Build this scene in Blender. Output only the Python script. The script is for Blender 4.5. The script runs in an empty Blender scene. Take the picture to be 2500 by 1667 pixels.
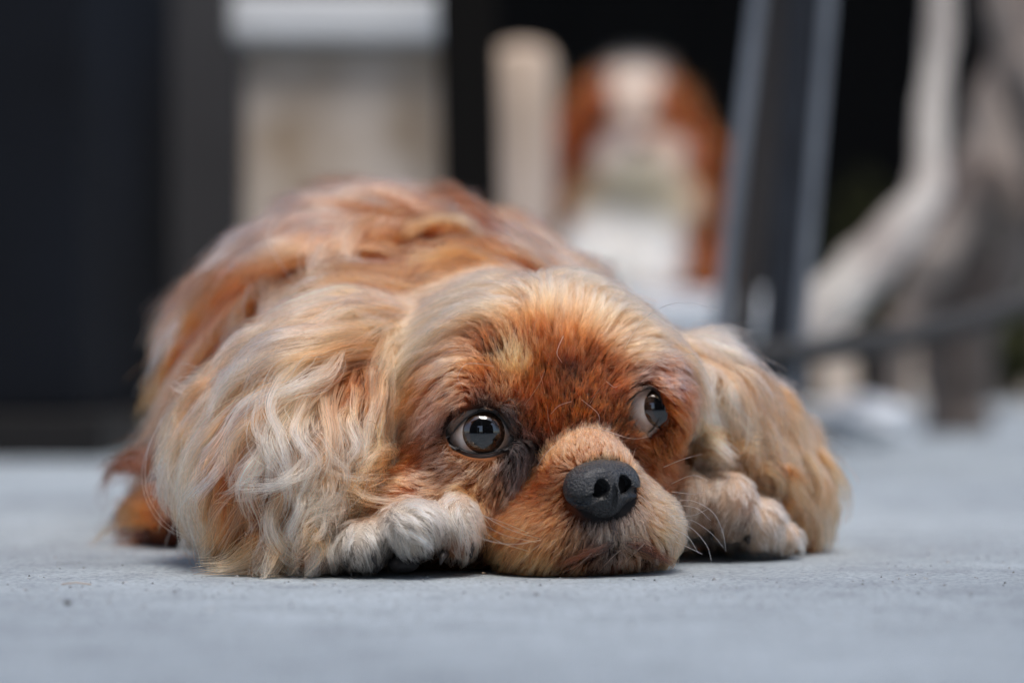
import bpy, math, random
import numpy as np
from mathutils import Vector, Matrix
from mathutils.kdtree import KDTree

SC = bpy.context.scene
COL = SC.collection
rng = np.random.default_rng(7)
random.seed(7)

# ------------------------------------------------------------------ camera
H = 0.065            # camera height above the pavement
FPX = 5903.0         # focal length in pixels of a 2500 px wide frame (85 mm lens)
YH = 915.0           # row of the horizon in that frame
cam_d = bpy.data.cameras.new('camera')
cam = bpy.data.objects.new('camera', cam_d)
COL.objects.link(cam)
cam.location = (0, 0, H)
cam.rotation_euler = (math.radians(90), 0, 0)
cam_d.lens = 85
cam_d.sensor_width = 36
cam_d.shift_y = (YH - 833.5) / 2500
cam_d.clip_start = 0.02
cam_d.clip_end = 3000
cam_d.dof.use_dof = True
cam_d.dof.focus_distance = 0.783
cam_d.dof.aperture_fstop = 4.6
cam_d.dof.aperture_blades = 9
SC.camera = cam

# ------------------------------------------------------------------ light
SUN_EL, SUN_ROT = 72, 160
w = bpy.data.worlds.new('World')
SC.world = w
w.use_nodes = True
nt = w.node_tree
nt.nodes.clear()
sky = nt.nodes.new('ShaderNodeTexSky')
sky.sky_type = 'NISHITA'
sky.sun_disc = False
sky.sun_elevation = math.radians(SUN_EL)
sky.sun_rotation = math.radians(SUN_ROT)
sky.air_density = 1.0
sky.dust_density = 2.5
bg = nt.nodes.new('ShaderNodeBackground')
bg.inputs['Strength'].default_value = 0.105
wo = nt.nodes.new('ShaderNodeOutputWorld')
nt.links.new(sky.outputs[0], bg.inputs[0])
nt.links.new(bg.outputs[0], wo.inputs[0])
sun_d = bpy.data.lights.new('sun', 'SUN')
sun = bpy.data.objects.new('sun', sun_d)
COL.objects.link(sun)
sun_d.energy = 1.5
sun_d.angle = math.radians(28)
sun_d.color = (1.0, 0.955, 0.9)
_e, _a = math.radians(SUN_EL), math.radians(SUN_ROT)
sun_dir = Vector((math.sin(_a) * math.cos(_e), math.cos(_a) * math.cos(_e), math.sin(_e)))
sun.rotation_euler = sun_dir.to_track_quat('Z', 'Y').to_euler()
sun.location = sun_dir * 5

SC.view_settings.view_transform = 'Standard'
SC.view_settings.look = 'None'
SC.view_settings.exposure = 1.12
SC.view_settings.gamma = 1
SC.view_settings.use_curve_mapping = False
SC.cycles.max_bounces = 14
SC.cycles.transmission_bounces = 12
SC.cycles.glossy_bounces = 10
SC.cycles.use_denoising = True
SC.cycles.sample_clamp_indirect = 6
SC.cycles_curves.shape = 'RIBBONS'
HAIR = 1.0           # share of the strands built

# ------------------------------------------------------------------ helpers
def lin(c):
    c = np.asarray(c, float) / 255
    return np.where(c <= .04045, c / 12.92, ((c + .055) / 1.055) ** 2.4)

def P(x, y, d):
    """the point at distance d that the photograph shows at pixel x, y"""
    return np.array([(x - 1250) / FPX * d, d, H + (YH - y) / FPX * d])

def unit(v):
    return v / np.maximum(np.linalg.norm(v, axis=-1, keepdims=True), 1e-12)

def tag(o, label=None, cat=None, group=None, kind=None):
    for k, v in (('label', label), ('category', cat), ('group', group), ('kind', kind)):
        if v:
            o[k] = v
    return o

def empty(name, loc, label, cat, group=None, rz=0):
    o = bpy.data.objects.new(name, None)
    COL.objects.link(o)
    o.location = loc
    o.rotation_euler = (0, 0, rz)
    o.empty_display_size = 0.05
    return tag(o, label, cat, group)

def attach(o, parent):
    if parent is not None:
        o.parent = parent
        m = Matrix.Translation(parent.location) @ parent.rotation_euler.to_matrix().to_4x4()
        if parent.parent is not None:
            m = parent.parent.matrix_parent_inverse @ m if False else m
        o.matrix_parent_inverse = world_of(parent).inverted()
    return o

def world_of(o):
    b = Matrix.LocRotScale(o.location, o.rotation_euler, o.scale)
    if o.parent is None:
        return b
    return world_of(o.parent) @ o.matrix_parent_inverse @ b

def mesh_obj(name, verts, faces, mat, parent=None, smooth=True):
    me = bpy.data.meshes.new(name)
    me.from_pydata([tuple(map(float, v)) for v in verts], [], [tuple(map(int, f)) for f in faces])
    me.update()
    if smooth:
        me.polygons.foreach_set('use_smooth', np.ones(len(me.polygons), bool))
    me.materials.append(mat)
    o = bpy.data.objects.new(name, me)
    COL.objects.link(o)
    return attach(o, parent)

class MB:
    """collects boxes, tubes and lathes into one mesh"""
    def __init__(s):
        s.v, s.f = [], []
    def add(s, v, f):
        n = len(s.v)
        s.v += [tuple(map(float, p)) for p in v]
        s.f += [tuple(int(i) + n for i in q) for q in f]
        return s
    def tube(s, pts, rad, n=12, squash=1.0, cap=True):
        pts = np.asarray(pts, float)
        rad = np.broadcast_to(np.asarray(rad, float), (len(pts),))
        t = unit(np.gradient(pts, axis=0))
        up = np.array([0, 0, 1.]) if abs(t[0][2]) < .9 else np.array([0, 1., 0])
        vs = []
        a = unit(np.cross(up, t[0]))
        for i in range(len(pts)):
            a = unit(a - t[i] * (a @ t[i]))
            b = np.cross(t[i], a)
            for k in range(n):
                q = 2 * math.pi * k / n
                vs.append(pts[i] + rad[i] * (a * math.cos(q) + b * math.sin(q) * squash))
        fs = []
        for i in range(len(pts) - 1):
            for k in range(n):
                k2 = (k + 1) % n
                fs.append((i * n + k, i * n + k2, (i + 1) * n + k2, (i + 1) * n + k))
        if cap:
            fs.append(tuple(range(n))[::-1])
            fs.append(tuple((len(pts) - 1) * n + k for k in range(n)))
        return s.add(vs, fs)
    def beam(s, a, b, wx, wy, ref=(0, 1, 0)):
        """a square bar from a to b, wx wide along the cross direction, wy along ref"""
        a, b = np.asarray(a, float), np.asarray(b, float)
        t = unit(b - a)
        r = np.asarray(ref, float)
        r = unit(r - t * (r @ t))
        q = np.cross(t, r)
        vs = [p + q * wx / 2 * i + r * wy / 2 * j for p in (a, b) for i, j in ((-1, -1), (1, -1), (1, 1), (-1, 1))]
        return s.add(vs, [(0, 1, 2, 3), (7, 6, 5, 4), (0, 4, 5, 1), (1, 5, 6, 2), (2, 6, 7, 3), (3, 7, 4, 0)])
    def box(s, x0, x1, y0, y1, z0, z1):
        vs = [(x, y, z) for z in (z0, z1) for x, y in ((x0, y0), (x1, y0), (x1, y1), (x0, y1))]
        return s.add(vs, [(3, 2, 1, 0), (4, 5, 6, 7), (0, 1, 5, 4), (1, 2, 6, 5), (2, 3, 7, 6), (3, 0, 4, 7)])
    def build(s, name, mat, parent=None, smooth=False, bevel=0.0):
        o = mesh_obj(name, s.v, s.f, mat, parent, smooth)
        if bevel:
            m = o.modifiers.new('bevel', 'BEVEL')
            m.width = bevel
            m.segments = 3
            m.limit_method = 'ANGLE'
        return o

# ------------------------------------------------------------------ materials
def material(name, color, rough=.6, spec=.5, noise=None, bump=None, coat=0.0, metallic=0.0):
    """noise = (scale, detail, second colour, contrast); bump = (scale, strength, distance)"""
    m = bpy.data.materials.new(name)
    m.use_nodes = True
    nt = m.node_tree
    b = nt.nodes['Principled BSDF']
    b.inputs['Base Color'].default_value = (*color, 1)
    b.inputs['Roughness'].default_value = rough
    b.inputs['Specular IOR Level'].default_value = spec
    b.inputs['Metallic'].default_value = metallic
    b.inputs['Coat Weight'].default_value = coat
    b.inputs['Coat Roughness'].default_value = .04
    tc = nt.nodes.new('ShaderNodeTexCoord')
    if noise:
        n = nt.nodes.new('ShaderNodeTexNoise')
        n.inputs['Scale'].default_value = noise[0]
        n.inputs['Detail'].default_value = noise[1]
        nt.links.new(tc.outputs['Object'], n.inputs['Vector'])
        r = nt.nodes.new('ShaderNodeValToRGB')
        k = noise[3]
        r.color_ramp.elements[0].position = .5 - k
        r.color_ramp.elements[1].position = .5 + k
        r.color_ramp.elements[0].color = (*color, 1)
        r.color_ramp.elements[1].color = (*noise[2], 1)
        nt.links.new(n.outputs['Fac'], r.inputs['Fac'])
        nt.links.new(r.outputs['Color'], b.inputs['Base Color'])
    if bump:
        n = nt.nodes.new('ShaderNodeTexNoise')
        n.inputs['Scale'].default_value = bump[0]
        n.inputs['Detail'].default_value = 5
        nt.links.new(tc.outputs['Object'], n.inputs['Vector'])
        bp = nt.nodes.new('ShaderNodeBump')
        bp.inputs['Strength'].default_value = bump[1]
        bp.inputs['Distance'].default_value = bump[2]
        nt.links.new(n.outputs['Fac'], bp.inputs['Height'])
        nt.links.new(bp.outputs['Normal'], b.inputs['Normal'])
    return m

def skin_material(name, attr='skin_color'):
    m = material(name, (.3, .2, .1), .85, .2)
    nt = m.node_tree
    a = nt.nodes.new('ShaderNodeAttribute')
    a.attribute_name = attr
    nt.links.new(a.outputs['Color'], nt.nodes['Principled BSDF'].inputs['Base Color'])
    return m

def hair_material(name, rough=.34, radial=.5):
    m = bpy.data.materials.new(name)
    m.use_nodes = True
    nt = m.node_tree
    nt.nodes.clear()
    h = nt.nodes.new('ShaderNodeBsdfHairPrincipled')
    h.model = 'CHIANG'
    h.parametrization = 'COLOR'
    h.inputs['Roughness'].default_value = rough
    h.inputs['Radial Roughness'].default_value = radial
    h.inputs['Coat'].default_value = 0.0
    h.inputs['IOR'].default_value = 1.34
    h.inputs['Random Roughness'].default_value = .2
    a = nt.nodes.new('ShaderNodeAttribute')
    a.attribute_name = 'hair_color'
    o = nt.nodes.new('ShaderNodeOutputMaterial')
    nt.links.new(a.outputs['Color'], h.inputs['Color'])
    nt.links.new(h.outputs[0], o.inputs[0])
    return m

# ------------------------------------------------------------------ signed distance modelling
def ellipsoid(c, r, R=None):
    c, r = np.asarray(c, np.float32), np.asarray(r, np.float32)
    R = None if R is None else np.asarray(R, np.float32)      # rows: the three axes
    def f(X, Y, Z):
        x, y, z = X - c[0], Y - c[1], Z - c[2]
        if R is not None:
            x, y, z = (R[i, 0] * x + R[i, 1] * y + R[i, 2] * z for i in range(3))
        k0 = np.sqrt((x / r[0]) ** 2 + (y / r[1]) ** 2 + (z / r[2]) ** 2)
        k1 = np.sqrt((x / r[0] ** 2) ** 2 + (y / r[1] ** 2) ** 2 + (z / r[2] ** 2) ** 2)
        return k0 * (k0 - 1) / np.maximum(k1, 1e-6)
    return f

def cone(a, b, ra, rb):
    a, b = np.asarray(a, np.float32), np.asarray(b, np.float32)
    ab = b - a
    L2 = np.float32(ab @ ab)
    def f(X, Y, Z):
        x, y, z = X - a[0], Y - a[1], Z - a[2]
        t = np.clip((x * ab[0] + y * ab[1] + z * ab[2]) / L2, 0, 1)
        return np.sqrt((x - t * ab[0]) ** 2 + (y - t * ab[1]) ** 2 + (z - t * ab[2]) ** 2) - (ra + (rb - ra) * t)
    return f

def chain(pts, rad):
    return [cone(pts[i], pts[i + 1], rad[i], rad[i + 1]) for i in range(len(pts) - 1)]

def smin(a, b, k):
    h = np.maximum(k - np.abs(a - b), 0) / k
    return np.minimum(a, b) - h * h * k * .25

class Solid:
    """groups of primitives, each blended smoothly inside (k) and with the others (kb)"""
    def __init__(s):
        s.groups, s.carves = [], []
    def group(s, name, prims, k, kb):
        s.groups.append((name, prims, k, kb))
    def group_sdf(s, i, X, Y, Z):
        name, prims, k, kb = s.groups[i]
        d = prims[0](X, Y, Z)
        for p in prims[1:]:
            d = smin(d, p(X, Y, Z), k)
        return d
    def sdf(s, X, Y, Z, which=False):
        d, best, idx = None, None, None
        for i in range(len(s.groups)):
            g = s.group_sdf(i, X, Y, Z)
            if d is None:
                d = g
                if which:
                    best, idx = g.copy(), np.zeros(g.shape, np.int32)
            else:
                if which:
                    m = g < best
                    best = np.where(m, g, best)
                    idx = np.where(m, i, idx)
                d = smin(d, g, s.groups[i][3])
        for c in s.carves:
            d = np.maximum(d, c(X, Y, Z))
        return (d, idx) if which else d
    def grad(s, p, h=4e-4):
        x, y, z = p[:, 0], p[:, 1], p[:, 2]
        return unit(np.stack([s.sdf(x + h, y, z) - s.sdf(x - h, y, z), s.sdf(x, y + h, z) - s.sdf(x, y - h, z),
                              s.sdf(x, y, z + h) - s.sdf(x, y, z - h)], 1))

def axis(*spans):
    """rectilinear grid line: (start, end, step) spans joined"""
    out = [np.arange(a, b - st * .25, st) for a, b, st in spans]
    return np.concatenate(out + [[spans[-1][1]]]).astype(np.float32)

def surface_nets(ax, ay, az, f):
    """mesh of the zero level of f on a rectilinear grid"""
    D = np.empty((len(ax), len(ay), len(az)), np.float32)
    Y, Z = ay[None, :, None], az[None, None, :]
    for i in range(0, len(ax), 24):
        xs = ax[i:i + 24][:, None, None]
        D[i:i + 24] = f(*np.broadcast_arrays(xs, Y, Z))
    ins = D < 0
    c = np.zeros(tuple(n - 1 for n in D.shape), np.int8)
    for i in (0, 1):
        for j in (0, 1):
            for k in (0, 1):
                c += ins[i:i + c.shape[0], j:j + c.shape[1], k:k + c.shape[2]]
    act = (c > 0) & (c < 8)
    I, J, K = np.nonzero(act)
    idx = np.full(c.shape, -1, np.int64)
    idx[I, J, K] = np.arange(len(I))
    acc, cnt = np.zeros((len(I), 3)), np.zeros(len(I))
    co = [(0, 0, 0), (1, 0, 0), (0, 1, 0), (1, 1, 0), (0, 0, 1), (1, 0, 1), (0, 1, 1), (1, 1, 1)]
    for a in range(8):
        for b in range(a + 1, 8):
            if sum(abs(co[a][q] - co[b][q]) for q in range(3)) != 1:
                continue
            A, B = co[a], co[b]
            da, db = D[I + A[0], J + A[1], K + A[2]], D[I + B[0], J + B[1], K + B[2]]
            m = (da < 0) != (db < 0)
            t = np.where(m, da / np.where(m, da - db, 1), 0)
            pa = np.stack([ax[I + A[0]], ay[J + A[1]], az[K + A[2]]], 1)
            pb = np.stack([ax[I + B[0]], ay[J + B[1]], az[K + B[2]]], 1)
            acc += np.where(m[:, None], pa + (pb - pa) * t[:, None], 0)
            cnt += m
    V = acc / cnt[:, None]
    F = []
    for q in range(3):
        e = [slice(None)] * 3
        e2 = [slice(None)] * 3
        e[q], e2[q] = slice(0, -1), slice(1, None)
        ch = ins[tuple(e)] != ins[tuple(e2)]
        i, j, k = np.nonzero(ch)
        o1, o2 = [(1, 2), (2, 0), (0, 1)][q]
        g = [i, j, k]
        ok = (g[o1] > 0) & (g[o2] > 0) & (g[o1] < D.shape[o1] - 1) & (g[o2] < D.shape[o2] - 1)
        i, j, k = i[ok], j[ok], k[ok]
        g = [i, j, k]
        def at(d1, d2):
            h = list(g)
            h[o1] = h[o1] - d1
            h[o2] = h[o2] - d2
            return idx[h[0], h[1], h[2]]
        quad = np.stack([at(1, 1), at(0, 1), at(0, 0), at(1, 0)], 1)
        flip = ~ins[i, j, k]
        quad[flip] = quad[flip][:, ::-1]
        F.append(quad)
    F = np.concatenate(F)
    F = F[(F >= 0).all(1)]
    return V, F

def solid_mesh(name, V, F, mat, parent, colors=None):
    me = bpy.data.meshes.new(name)
    me.vertices.add(len(V))
    me.vertices.foreach_set('co', V.astype(np.float32).ravel())
    me.loops.add(F.size)
    me.loops.foreach_set('vertex_index', F.astype(np.int32).ravel())
    me.polygons.add(len(F))
    me.polygons.foreach_set('loop_start', np.arange(0, F.size, 4, dtype=np.int32))
    me.update(calc_edges=True)
    me.validate()
    me.polygons.foreach_set('use_smooth', np.ones(len(me.polygons), bool))
    if colors is not None:
        a = me.attributes.new('skin_color', 'FLOAT_COLOR', 'POINT')
        a.data.foreach_set('color', np.concatenate([colors, np.ones((len(colors), 1))], 1).astype(np.float32).ravel())
    me.materials.append(mat)
    o = bpy.data.objects.new(name, me)
    COL.objects.link(o)
    return attach(o, parent)

# ------------------------------------------------------------------ hair
def hair_object(name, pts, rad, col, mat, parent):
    """pts (N, n, 3), rad (N, n), col (N, n, 3): strands as one hair curves object"""
    N, n = pts.shape[:2]
    c = bpy.data.hair_curves.new(name)
    c.add_curves([n] * N)
    c.attributes['position'].data.foreach_set('vector', pts.astype(np.float32).ravel())
    r = c.attributes.get('radius') or c.attributes.new('radius', 'FLOAT', 'POINT')
    r.data.foreach_set('value', rad.astype(np.float32).ravel())
    a = c.attributes.new('hair_color', 'FLOAT_COLOR', 'POINT')
    a.data.foreach_set('color', np.concatenate([col, np.ones((N, n, 1))], 2).astype(np.float32).ravel())
    c.materials.append(mat)
    o = bpy.data.objects.new(name, c)
    COL.objects.link(o)
    return attach(o, parent)

def sample_surface(V, F, weight, count):
    """count points on the quads, drawn by area times the mean weight of the corners"""
    T = np.concatenate([F[:, [0, 1, 2]], F[:, [0, 2, 3]]])
    a, b, c = V[T[:, 0]], V[T[:, 1]], V[T[:, 2]]
    ar = np.linalg.norm(np.cross(b - a, c - a), axis=1) * weight[T].mean(1)
    i = rng.choice(len(T), count, p=ar / ar.sum())
    u, v = rng.random(count), rng.random(count)
    s = u + v > 1
    u, v = np.where(s, 1 - u, u), np.where(s, 1 - v, v)
    return a[i] + (b[i] - a[i]) * u[:, None] + (c[i] - a[i]) * v[:, None]

class Guides:
    """hand-set strokes: position, flow, length, lift, curl, clump, colours; blended by distance"""
    def __init__(s, solid, gi, rows, s0=.006):
        pos, flow, val = [], [], []
        for (x, y, dx, dy, ln, lift, curl, clump, c0, c1) in rows:
            p = s.hit(solid, gi, x, y)
            if p is None:
                continue
            e = np.array([[p[0], p[1], p[2]]])
            h = 4e-4
            n = np.array([solid.group_sdf(gi, *(e + d).T)[0] - solid.group_sdf(gi, *(e - d).T)[0]
                          for d in (np.array([h, 0, 0]), np.array([0, h, 0]), np.array([0, 0, h]))])
            n = unit(n)
            t = unit(np.array([dx, 0, -dy], float))
            n2 = n if n[1] < 0 else n
            t = t - n2 * (t @ n2)
            pos.append(p)
            flow.append(unit(t))
            val.append([ln / 1000, lift, curl / 1000, clump, *lin(c0), *lin(c1)])
        s.pos, s.flow, s.val, s.s0 = np.array(pos), np.array(flow), np.array(val), s0
    @staticmethod
    def hit(solid, gi, x, y):
        d = .70
        for _ in range(160):
            p = P(x, y, d)
            v = float(solid.group_sdf(gi, *[np.array([q], np.float32) for q in p])[0])
            if v < 2e-4:
                return p
            d += v * .7
            if d > 1.7:
                break
        best, bp = 9, None                                # a stroke just off the outline: nearest approach
        for d in np.linspace(.72, 1.4, 120):
            p = P(x, y, d)
            v = float(solid.group_sdf(gi, *[np.array([q], np.float32) for q in p])[0])
            if v < best:
                best, bp = v, p
        return bp if best < .02 else None
    def at(s, p, flow=True, val=True):
        F, Vv = [], []
        for i in range(0, len(p), 20000):
            q = p[i:i + 20000]
            d2 = ((q[:, None, :] - s.pos[None]) ** 2).sum(2)
            w_ = 1 / (d2 + s.s0 ** 2) ** 2.2
            w_ /= w_.sum(1, keepdims=True)
            if flow:
                F.append(unit(w_ @ s.flow))
            if val:
                Vv.append(w_ @ s.val)
        return (np.concatenate(F) if flow else None), (np.concatenate(Vv) if val else None)

def nearest(src, dst):
    kd = KDTree(len(src))
    for i, p in enumerate(src):
        kd.insert(p, i)
    kd.balance()
    return np.array([kd.find(p)[1] for p in dst], np.int64)

def comb(solid, g, roots, n, layer, wave, follow=.45, gravity=.25, rand_dir=.12, flare=None):
    """lock centre lines combed along the guides, kept outside the skin and above the pavement"""
    N = len(roots)
    nor = solid.grad(roots)
    T, val = g.at(roots)
    ln = val[:, 0] * rng.uniform(.75, 1.12, N)
    lift = val[:, 1] * rng.uniform(.6, 1.4, N)
    lay = rng.random(N) * layer
    jit = rng.normal(0, rand_dir, (N, 3))
    T = unit(T + jit)
    T = T - nor * (T * nor).sum(1, keepdims=True)
    d = unit(unit(T) + nor * lift[:, None])
    p = roots - nor * .0006
    out = [p.copy()]
    for k in range(1, n):
        ds = ln / (n - 1)
        t = k / (n - 1)
        if k > 1:
            Tk, _ = g.at(p, True, False)
            nk = solid.grad(p)
            Tk = unit(Tk + jit)
            Tk = unit(Tk - nk * (Tk * nk).sum(1, keepdims=True))
            d = unit(d * (1 - follow) + (Tk + nk * (lift * (1 - t))[:, None]) * follow + np.array([0, 0, -gravity * t * .35]))
        p = p + d * ds[:, None]
        need = (.0004 + lay * min(1, t * 2.0)) * np.minimum(1, ln / .02)
        s_ = solid.sdf(p[:, 0], p[:, 1], p[:, 2])
        push = np.clip(need - s_, 0, .004)
        p = p + solid.grad(p) * push[:, None]
        p[:, 2] = np.maximum(p[:, 2], .0008)
        out.append(p.copy())
    out = np.stack(out, 1)
    if wave:
        tan = unit(np.gradient(out, axis=1))
        nn = np.repeat(nor[:, None], n, 1)
        side = unit(np.cross(tan, nn))
        t = np.linspace(0, 1, n)[None]
        amp = val[:, 2][:, None] * (1.25 * t ** 1.3) * rng.uniform(.5, 1.4, (N, 1))
        lam = wave * rng.uniform(.7, 1.35, (N, 1))
        ph = rng.uniform(0, 6.28, (N, 1)) + 6.283 * t * ln[:, None] / lam
        out = out + side * (amp * np.sin(ph))[..., None] + np.cross(side, tan) * (amp * .55 * np.cos(ph))[..., None]
        out[..., 2] = np.maximum(out[..., 2], .0008)
    return out, val, ln

def children(paths, roots, own, clump, spread, shape=1.2, lenvar=(.7, 1.1)):
    """strands that start at their own roots and gather into their lock"""
    N, n = len(roots), paths.shape[1]
    base = paths[own]
    t = np.linspace(0, 1, n)[None, :, None]
    lv = rng.uniform(*lenvar, (N, 1, 1))
    ti = np.clip(t * lv, 0, 1) * (n - 1)                  # shorter or full along the lock
    i0 = np.minimum(ti.astype(int), n - 2)
    fr = ti - i0
    ar = np.arange(N)[:, None]
    base = base[ar, i0[..., 0]] * (1 - fr) + base[ar, i0[..., 0] + 1] * fr
    off = (roots - paths[own, 0])[:, None, :]
    c = clump[:, None, None] * (t * lv) ** (1 / shape)
    wob = rng.normal(0, 1, (N, 1, 3)) * spread * t + rng.normal(0, 1, (N, 1, 3)) * spread * .6 * np.sin(t * rng.uniform(2, 7, (N, 1, 1)) + rng.uniform(0, 6, (N, 1, 1))) * t
    q = base + off * (1 - c) + wob
    q[..., 2] = np.maximum(q[..., 2], .0006)
    return q

# ------------------------------------------------------------------ the setting
def ground_material():
    m = bpy.data.materials.new('pavement_concrete')
    m.use_nodes = True
    nt = m.node_tree
    b = nt.nodes['Principled BSDF']
    b.inputs['Roughness'].default_value = .78
    tc = nt.nodes.new('ShaderNodeTexCoord')
    def noise(scale, detail, rough=.6):
        n = nt.nodes.new('ShaderNodeTexNoise')
        n.inputs['Scale'].default_value = scale
        n.inputs['Detail'].default_value = detail
        n.inputs['Roughness'].default_value = rough
        nt.links.new(tc.outputs['Object'], n.inputs['Vector'])
        return n
    def ramp(src, *els):
        r = nt.nodes.new('ShaderNodeValToRGB')
        e = r.color_ramp.elements
        while len(e) < len(els):
            e.new(.5)
        for q, (p, c) in zip(e, els):
            q.position = p
            q.color = (*c, 1)
        nt.links.new(src, r.inputs['Fac'])
        return r
    def mix(mode, fac, a, c):
        x = nt.nodes.new('ShaderNodeMixRGB')
        x.blend_type = mode
        x.inputs[0].default_value = fac
        nt.links.new(a, x.inputs[1])
        nt.links.new(c, x.inputs[2])
        return x
    big = ramp(noise(2.6, 4).outputs['Fac'], (.32, (.225, .256, .282)), (.66, (.365, .412, .442)))
    mid = ramp(noise(38, 7, .72).outputs['Fac'], (.32, (.74, .74, .75)), (.5, (1, 1, 1)), (.7, (1.14, 1.14, 1.14)))
    fine = ramp(noise(420, 7, .8).outputs['Fac'], (.36, (.38, .38, .39)), (.46, (.95, .95, .95)), (.68, (1.45, 1.45, 1.45)))
    pits = nt.nodes.new('ShaderNodeTexVoronoi')
    pits.inputs['Scale'].default_value = 210
    nt.links.new(tc.outputs['Object'], pits.inputs['Vector'])
    spot = ramp(pits.outputs['Distance'], (.06, (.42, .42, .43)), (.14, (1, 1, 1)))
    c = mix('MULTIPLY', 1, big.outputs[0], mid.outputs[0])
    c = mix('MULTIPLY', 1, c.outputs[0], fine.outputs[0])
    c = mix('MULTIPLY', .9, c.outputs[0], spot.outputs[0])
    nt.links.new(c.outputs[0], b.inputs['Base Color'])
    h = mix('MULTIPLY', .7, fine.outputs[0], spot.outputs[0])
    h2 = mix('ADD', .6, h.outputs[0], mid.outputs[0])
    bp = nt.nodes.new('ShaderNodeBump')
    bp.inputs['Strength'].default_value = .55
    bp.inputs['Distance'].default_value = .0018
    nt.links.new(h2.outputs[0], bp.inputs['Height'])
    nt.links.new(bp.outputs['Normal'], b.inputs['Normal'])
    return m

tag(mesh_obj('ground', [(-400, -400, 0), (400, -400, 0), (400, 400, 0), (-400, 400, 0)], [(0, 1, 2, 3)], ground_material(), None, False), kind='structure')

M_dark = material('dark_boards', (.014, .012, .011), .8, .2, (9, 4, (.03, .026, .023), .3))
M_black = material('dark_shade', (.006, .0055, .005), .9, .1)  # plain black on metal; on the back wall the shade as colour
M_greywall = material('grey_render', (.026, .024, .023), .85, .2, (3, 4, (.052, .050, .051), .25))
M_olive = material('olive_leaf', (.06, .062, .022), .8, .2, (14, 3, (.02, .02, .008), .2))
M_navy = material('navy_paint', (.005, .0055, .007), .85, .1, (4, 3, (.010, .0125, .018), .25))
M_plinth = material('black_plinth', (.008, .007, .007), .7, .3)
M_stone = material('travertine', (.42, .32, .23), .8, .3, (13, 3, (.66, .57, .49), .16), (60, .4, .004))
M_white = material('white_stone', (.74, .77, .80), .6, .4, (20, 4, (.66, .68, .7), .3))
M_steel = material('painted_steel', (.011, .013, .018), .45, .35, (40, 3, (.02, .024, .032), .3))
M_lit_edge = material('lit_steel_edge', (.12, .135, .16), .4, .5, (30, 3, (.19, .21, .24), .3))  # sky light on the chair's edges, put into the colour
M_brown = material('brown_steel', (.05, .042, .038), .5, .4)
M_log = material('peeled_log', (.42, .31, .215), .8, .2, (7, 4, (.55, .45, .38), .25), (50, .4, .004))
M_root = material('bare_root', (.22, .19, .175), .85, .2, (11, 4, (.44, .42, .39), .2), (45, .8, .008))
M_bark = material('pale_bark', (.10, .075, .065), .9, .2, (13, 4, (.30, .26, .23), .22), (45, .8, .01))
M_rope = material('dark_rope', (.035, .034, .034), .7, .3)
M_chip = material('dark_chip', (.05, .047, .045), .8, .3)


# ------------------------------------------------------------------ the lying dog
EYE_L, EYE_R = P(1172, 1057, .801), P(1577, 1003, .8185)
HC = (EYE_L + EYE_R) / 2
hr = unit(EYE_R - EYE_L)
hf = unit(np.array([hr[1], -hr[0], 0]))
hu = np.cross(hf, hr) * -1
hu = unit(np.cross(hr, hf)) if np.cross(hr, hf)[2] > 0 else unit(np.cross(hf, hr))
HR = np.stack([hr, hf, hu])
def HL(a, b, c):
    return HC + hr * a + hf * b + hu * c

dog = Solid()
skull = [ellipsoid(HL(0, -.048, .006), (.050, .054, .040), HR),
         ellipsoid(HL(0, -.024, .016), (.038, .030, .028), HR),
         ellipsoid(HL(-.025, -.009, .010), (.017, .013, .013), HR),
         ellipsoid(HL(.025, -.009, .010), (.017, .013, .013), HR),
         ellipsoid(HL(-.0300, -.0005, .000), (.0142, .0128, .0128), HR),
         ellipsoid(HL(.0300, -.0005, .000), (.0142, .0128, .0128), HR),
         ellipsoid(HL(-.034, -.016, -.024), (.025, .027, .024), HR),
         ellipsoid(HL(.027, -.027, -.020), (.018, .025, .020), HR),
         cone(HL(0, -.02, .004), HL(0, .006, -.003), .017, .013),
         ellipsoid(HL(-.004, -.038, -.030), (.035, .034, .020), HR)]
dog.group('head', skull, .016, .01)
muzzle = [ellipsoid(HL(-.001, .014, -.0240), (.0175, .0225, .0145), HR),
          ellipsoid(HL(-.0165, .012, -.0365), (.0160, .0215, .0135), HR),
          ellipsoid(HL(.0140, .012, -.0365), (.0160, .0215, .0135), HR),
          ellipsoid(HL(-.001, .016, -.0330), (.0190, .0200, .0130), HR),
          cone(HL(0, .004, -.0105), HL(-.001, .025, -.0155), .0110, .0112),
          ellipsoid(HL(-.001, .012, -.0415), (.024, .021, .0085), HR)]
dog.group('muzzle', muzzle, .010, .0045)
earL = chain([P(935, 860, .842), P(830, 940, .828), P(745, 1060, .815), P(705, 1200, .805), P(710, 1300, .80)], [.012, .0165, .018, .017, .012]) + \
       chain([P(870, 845, .855), P(735, 965, .850), P(655, 1085, .845), P(642, 1180, .838), P(680, 1255, .83)], [.012, .016, .018, .017, .011])
dog.group('ear_left', earL, .018, .006)
earR = chain([P(1608, 945, .868), P(1692, 1030, .872), P(1785, 1110, .885), P(1855, 1200, .895), P(1870, 1262, .90)], [.011, .0150, .0170, .0165, .012]) + \
       chain([P(1640, 920, .86), P(1690, 995, .862), P(1715, 1060, .868)], [.008, .0105, .011])
dog.group('ear_right', earR, .016, .006)
body = [ellipsoid((-.050, 1.09, .070), (.083, .20, .068)),
        ellipsoid((-.040, .965, .058), (.070, .09, .056)),
        ellipsoid((-.100, 1.03, .050), (.033, .085, .048)),
        cone(HL(0, -.06, -.004), (-.035, .955, .055), .045, .058),
        ellipsoid(P(500, 1268, .95), (.025, .05, .018)),
        ellipsoid((.012, 1.0, .042), (.055, .12, .042))]
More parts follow.
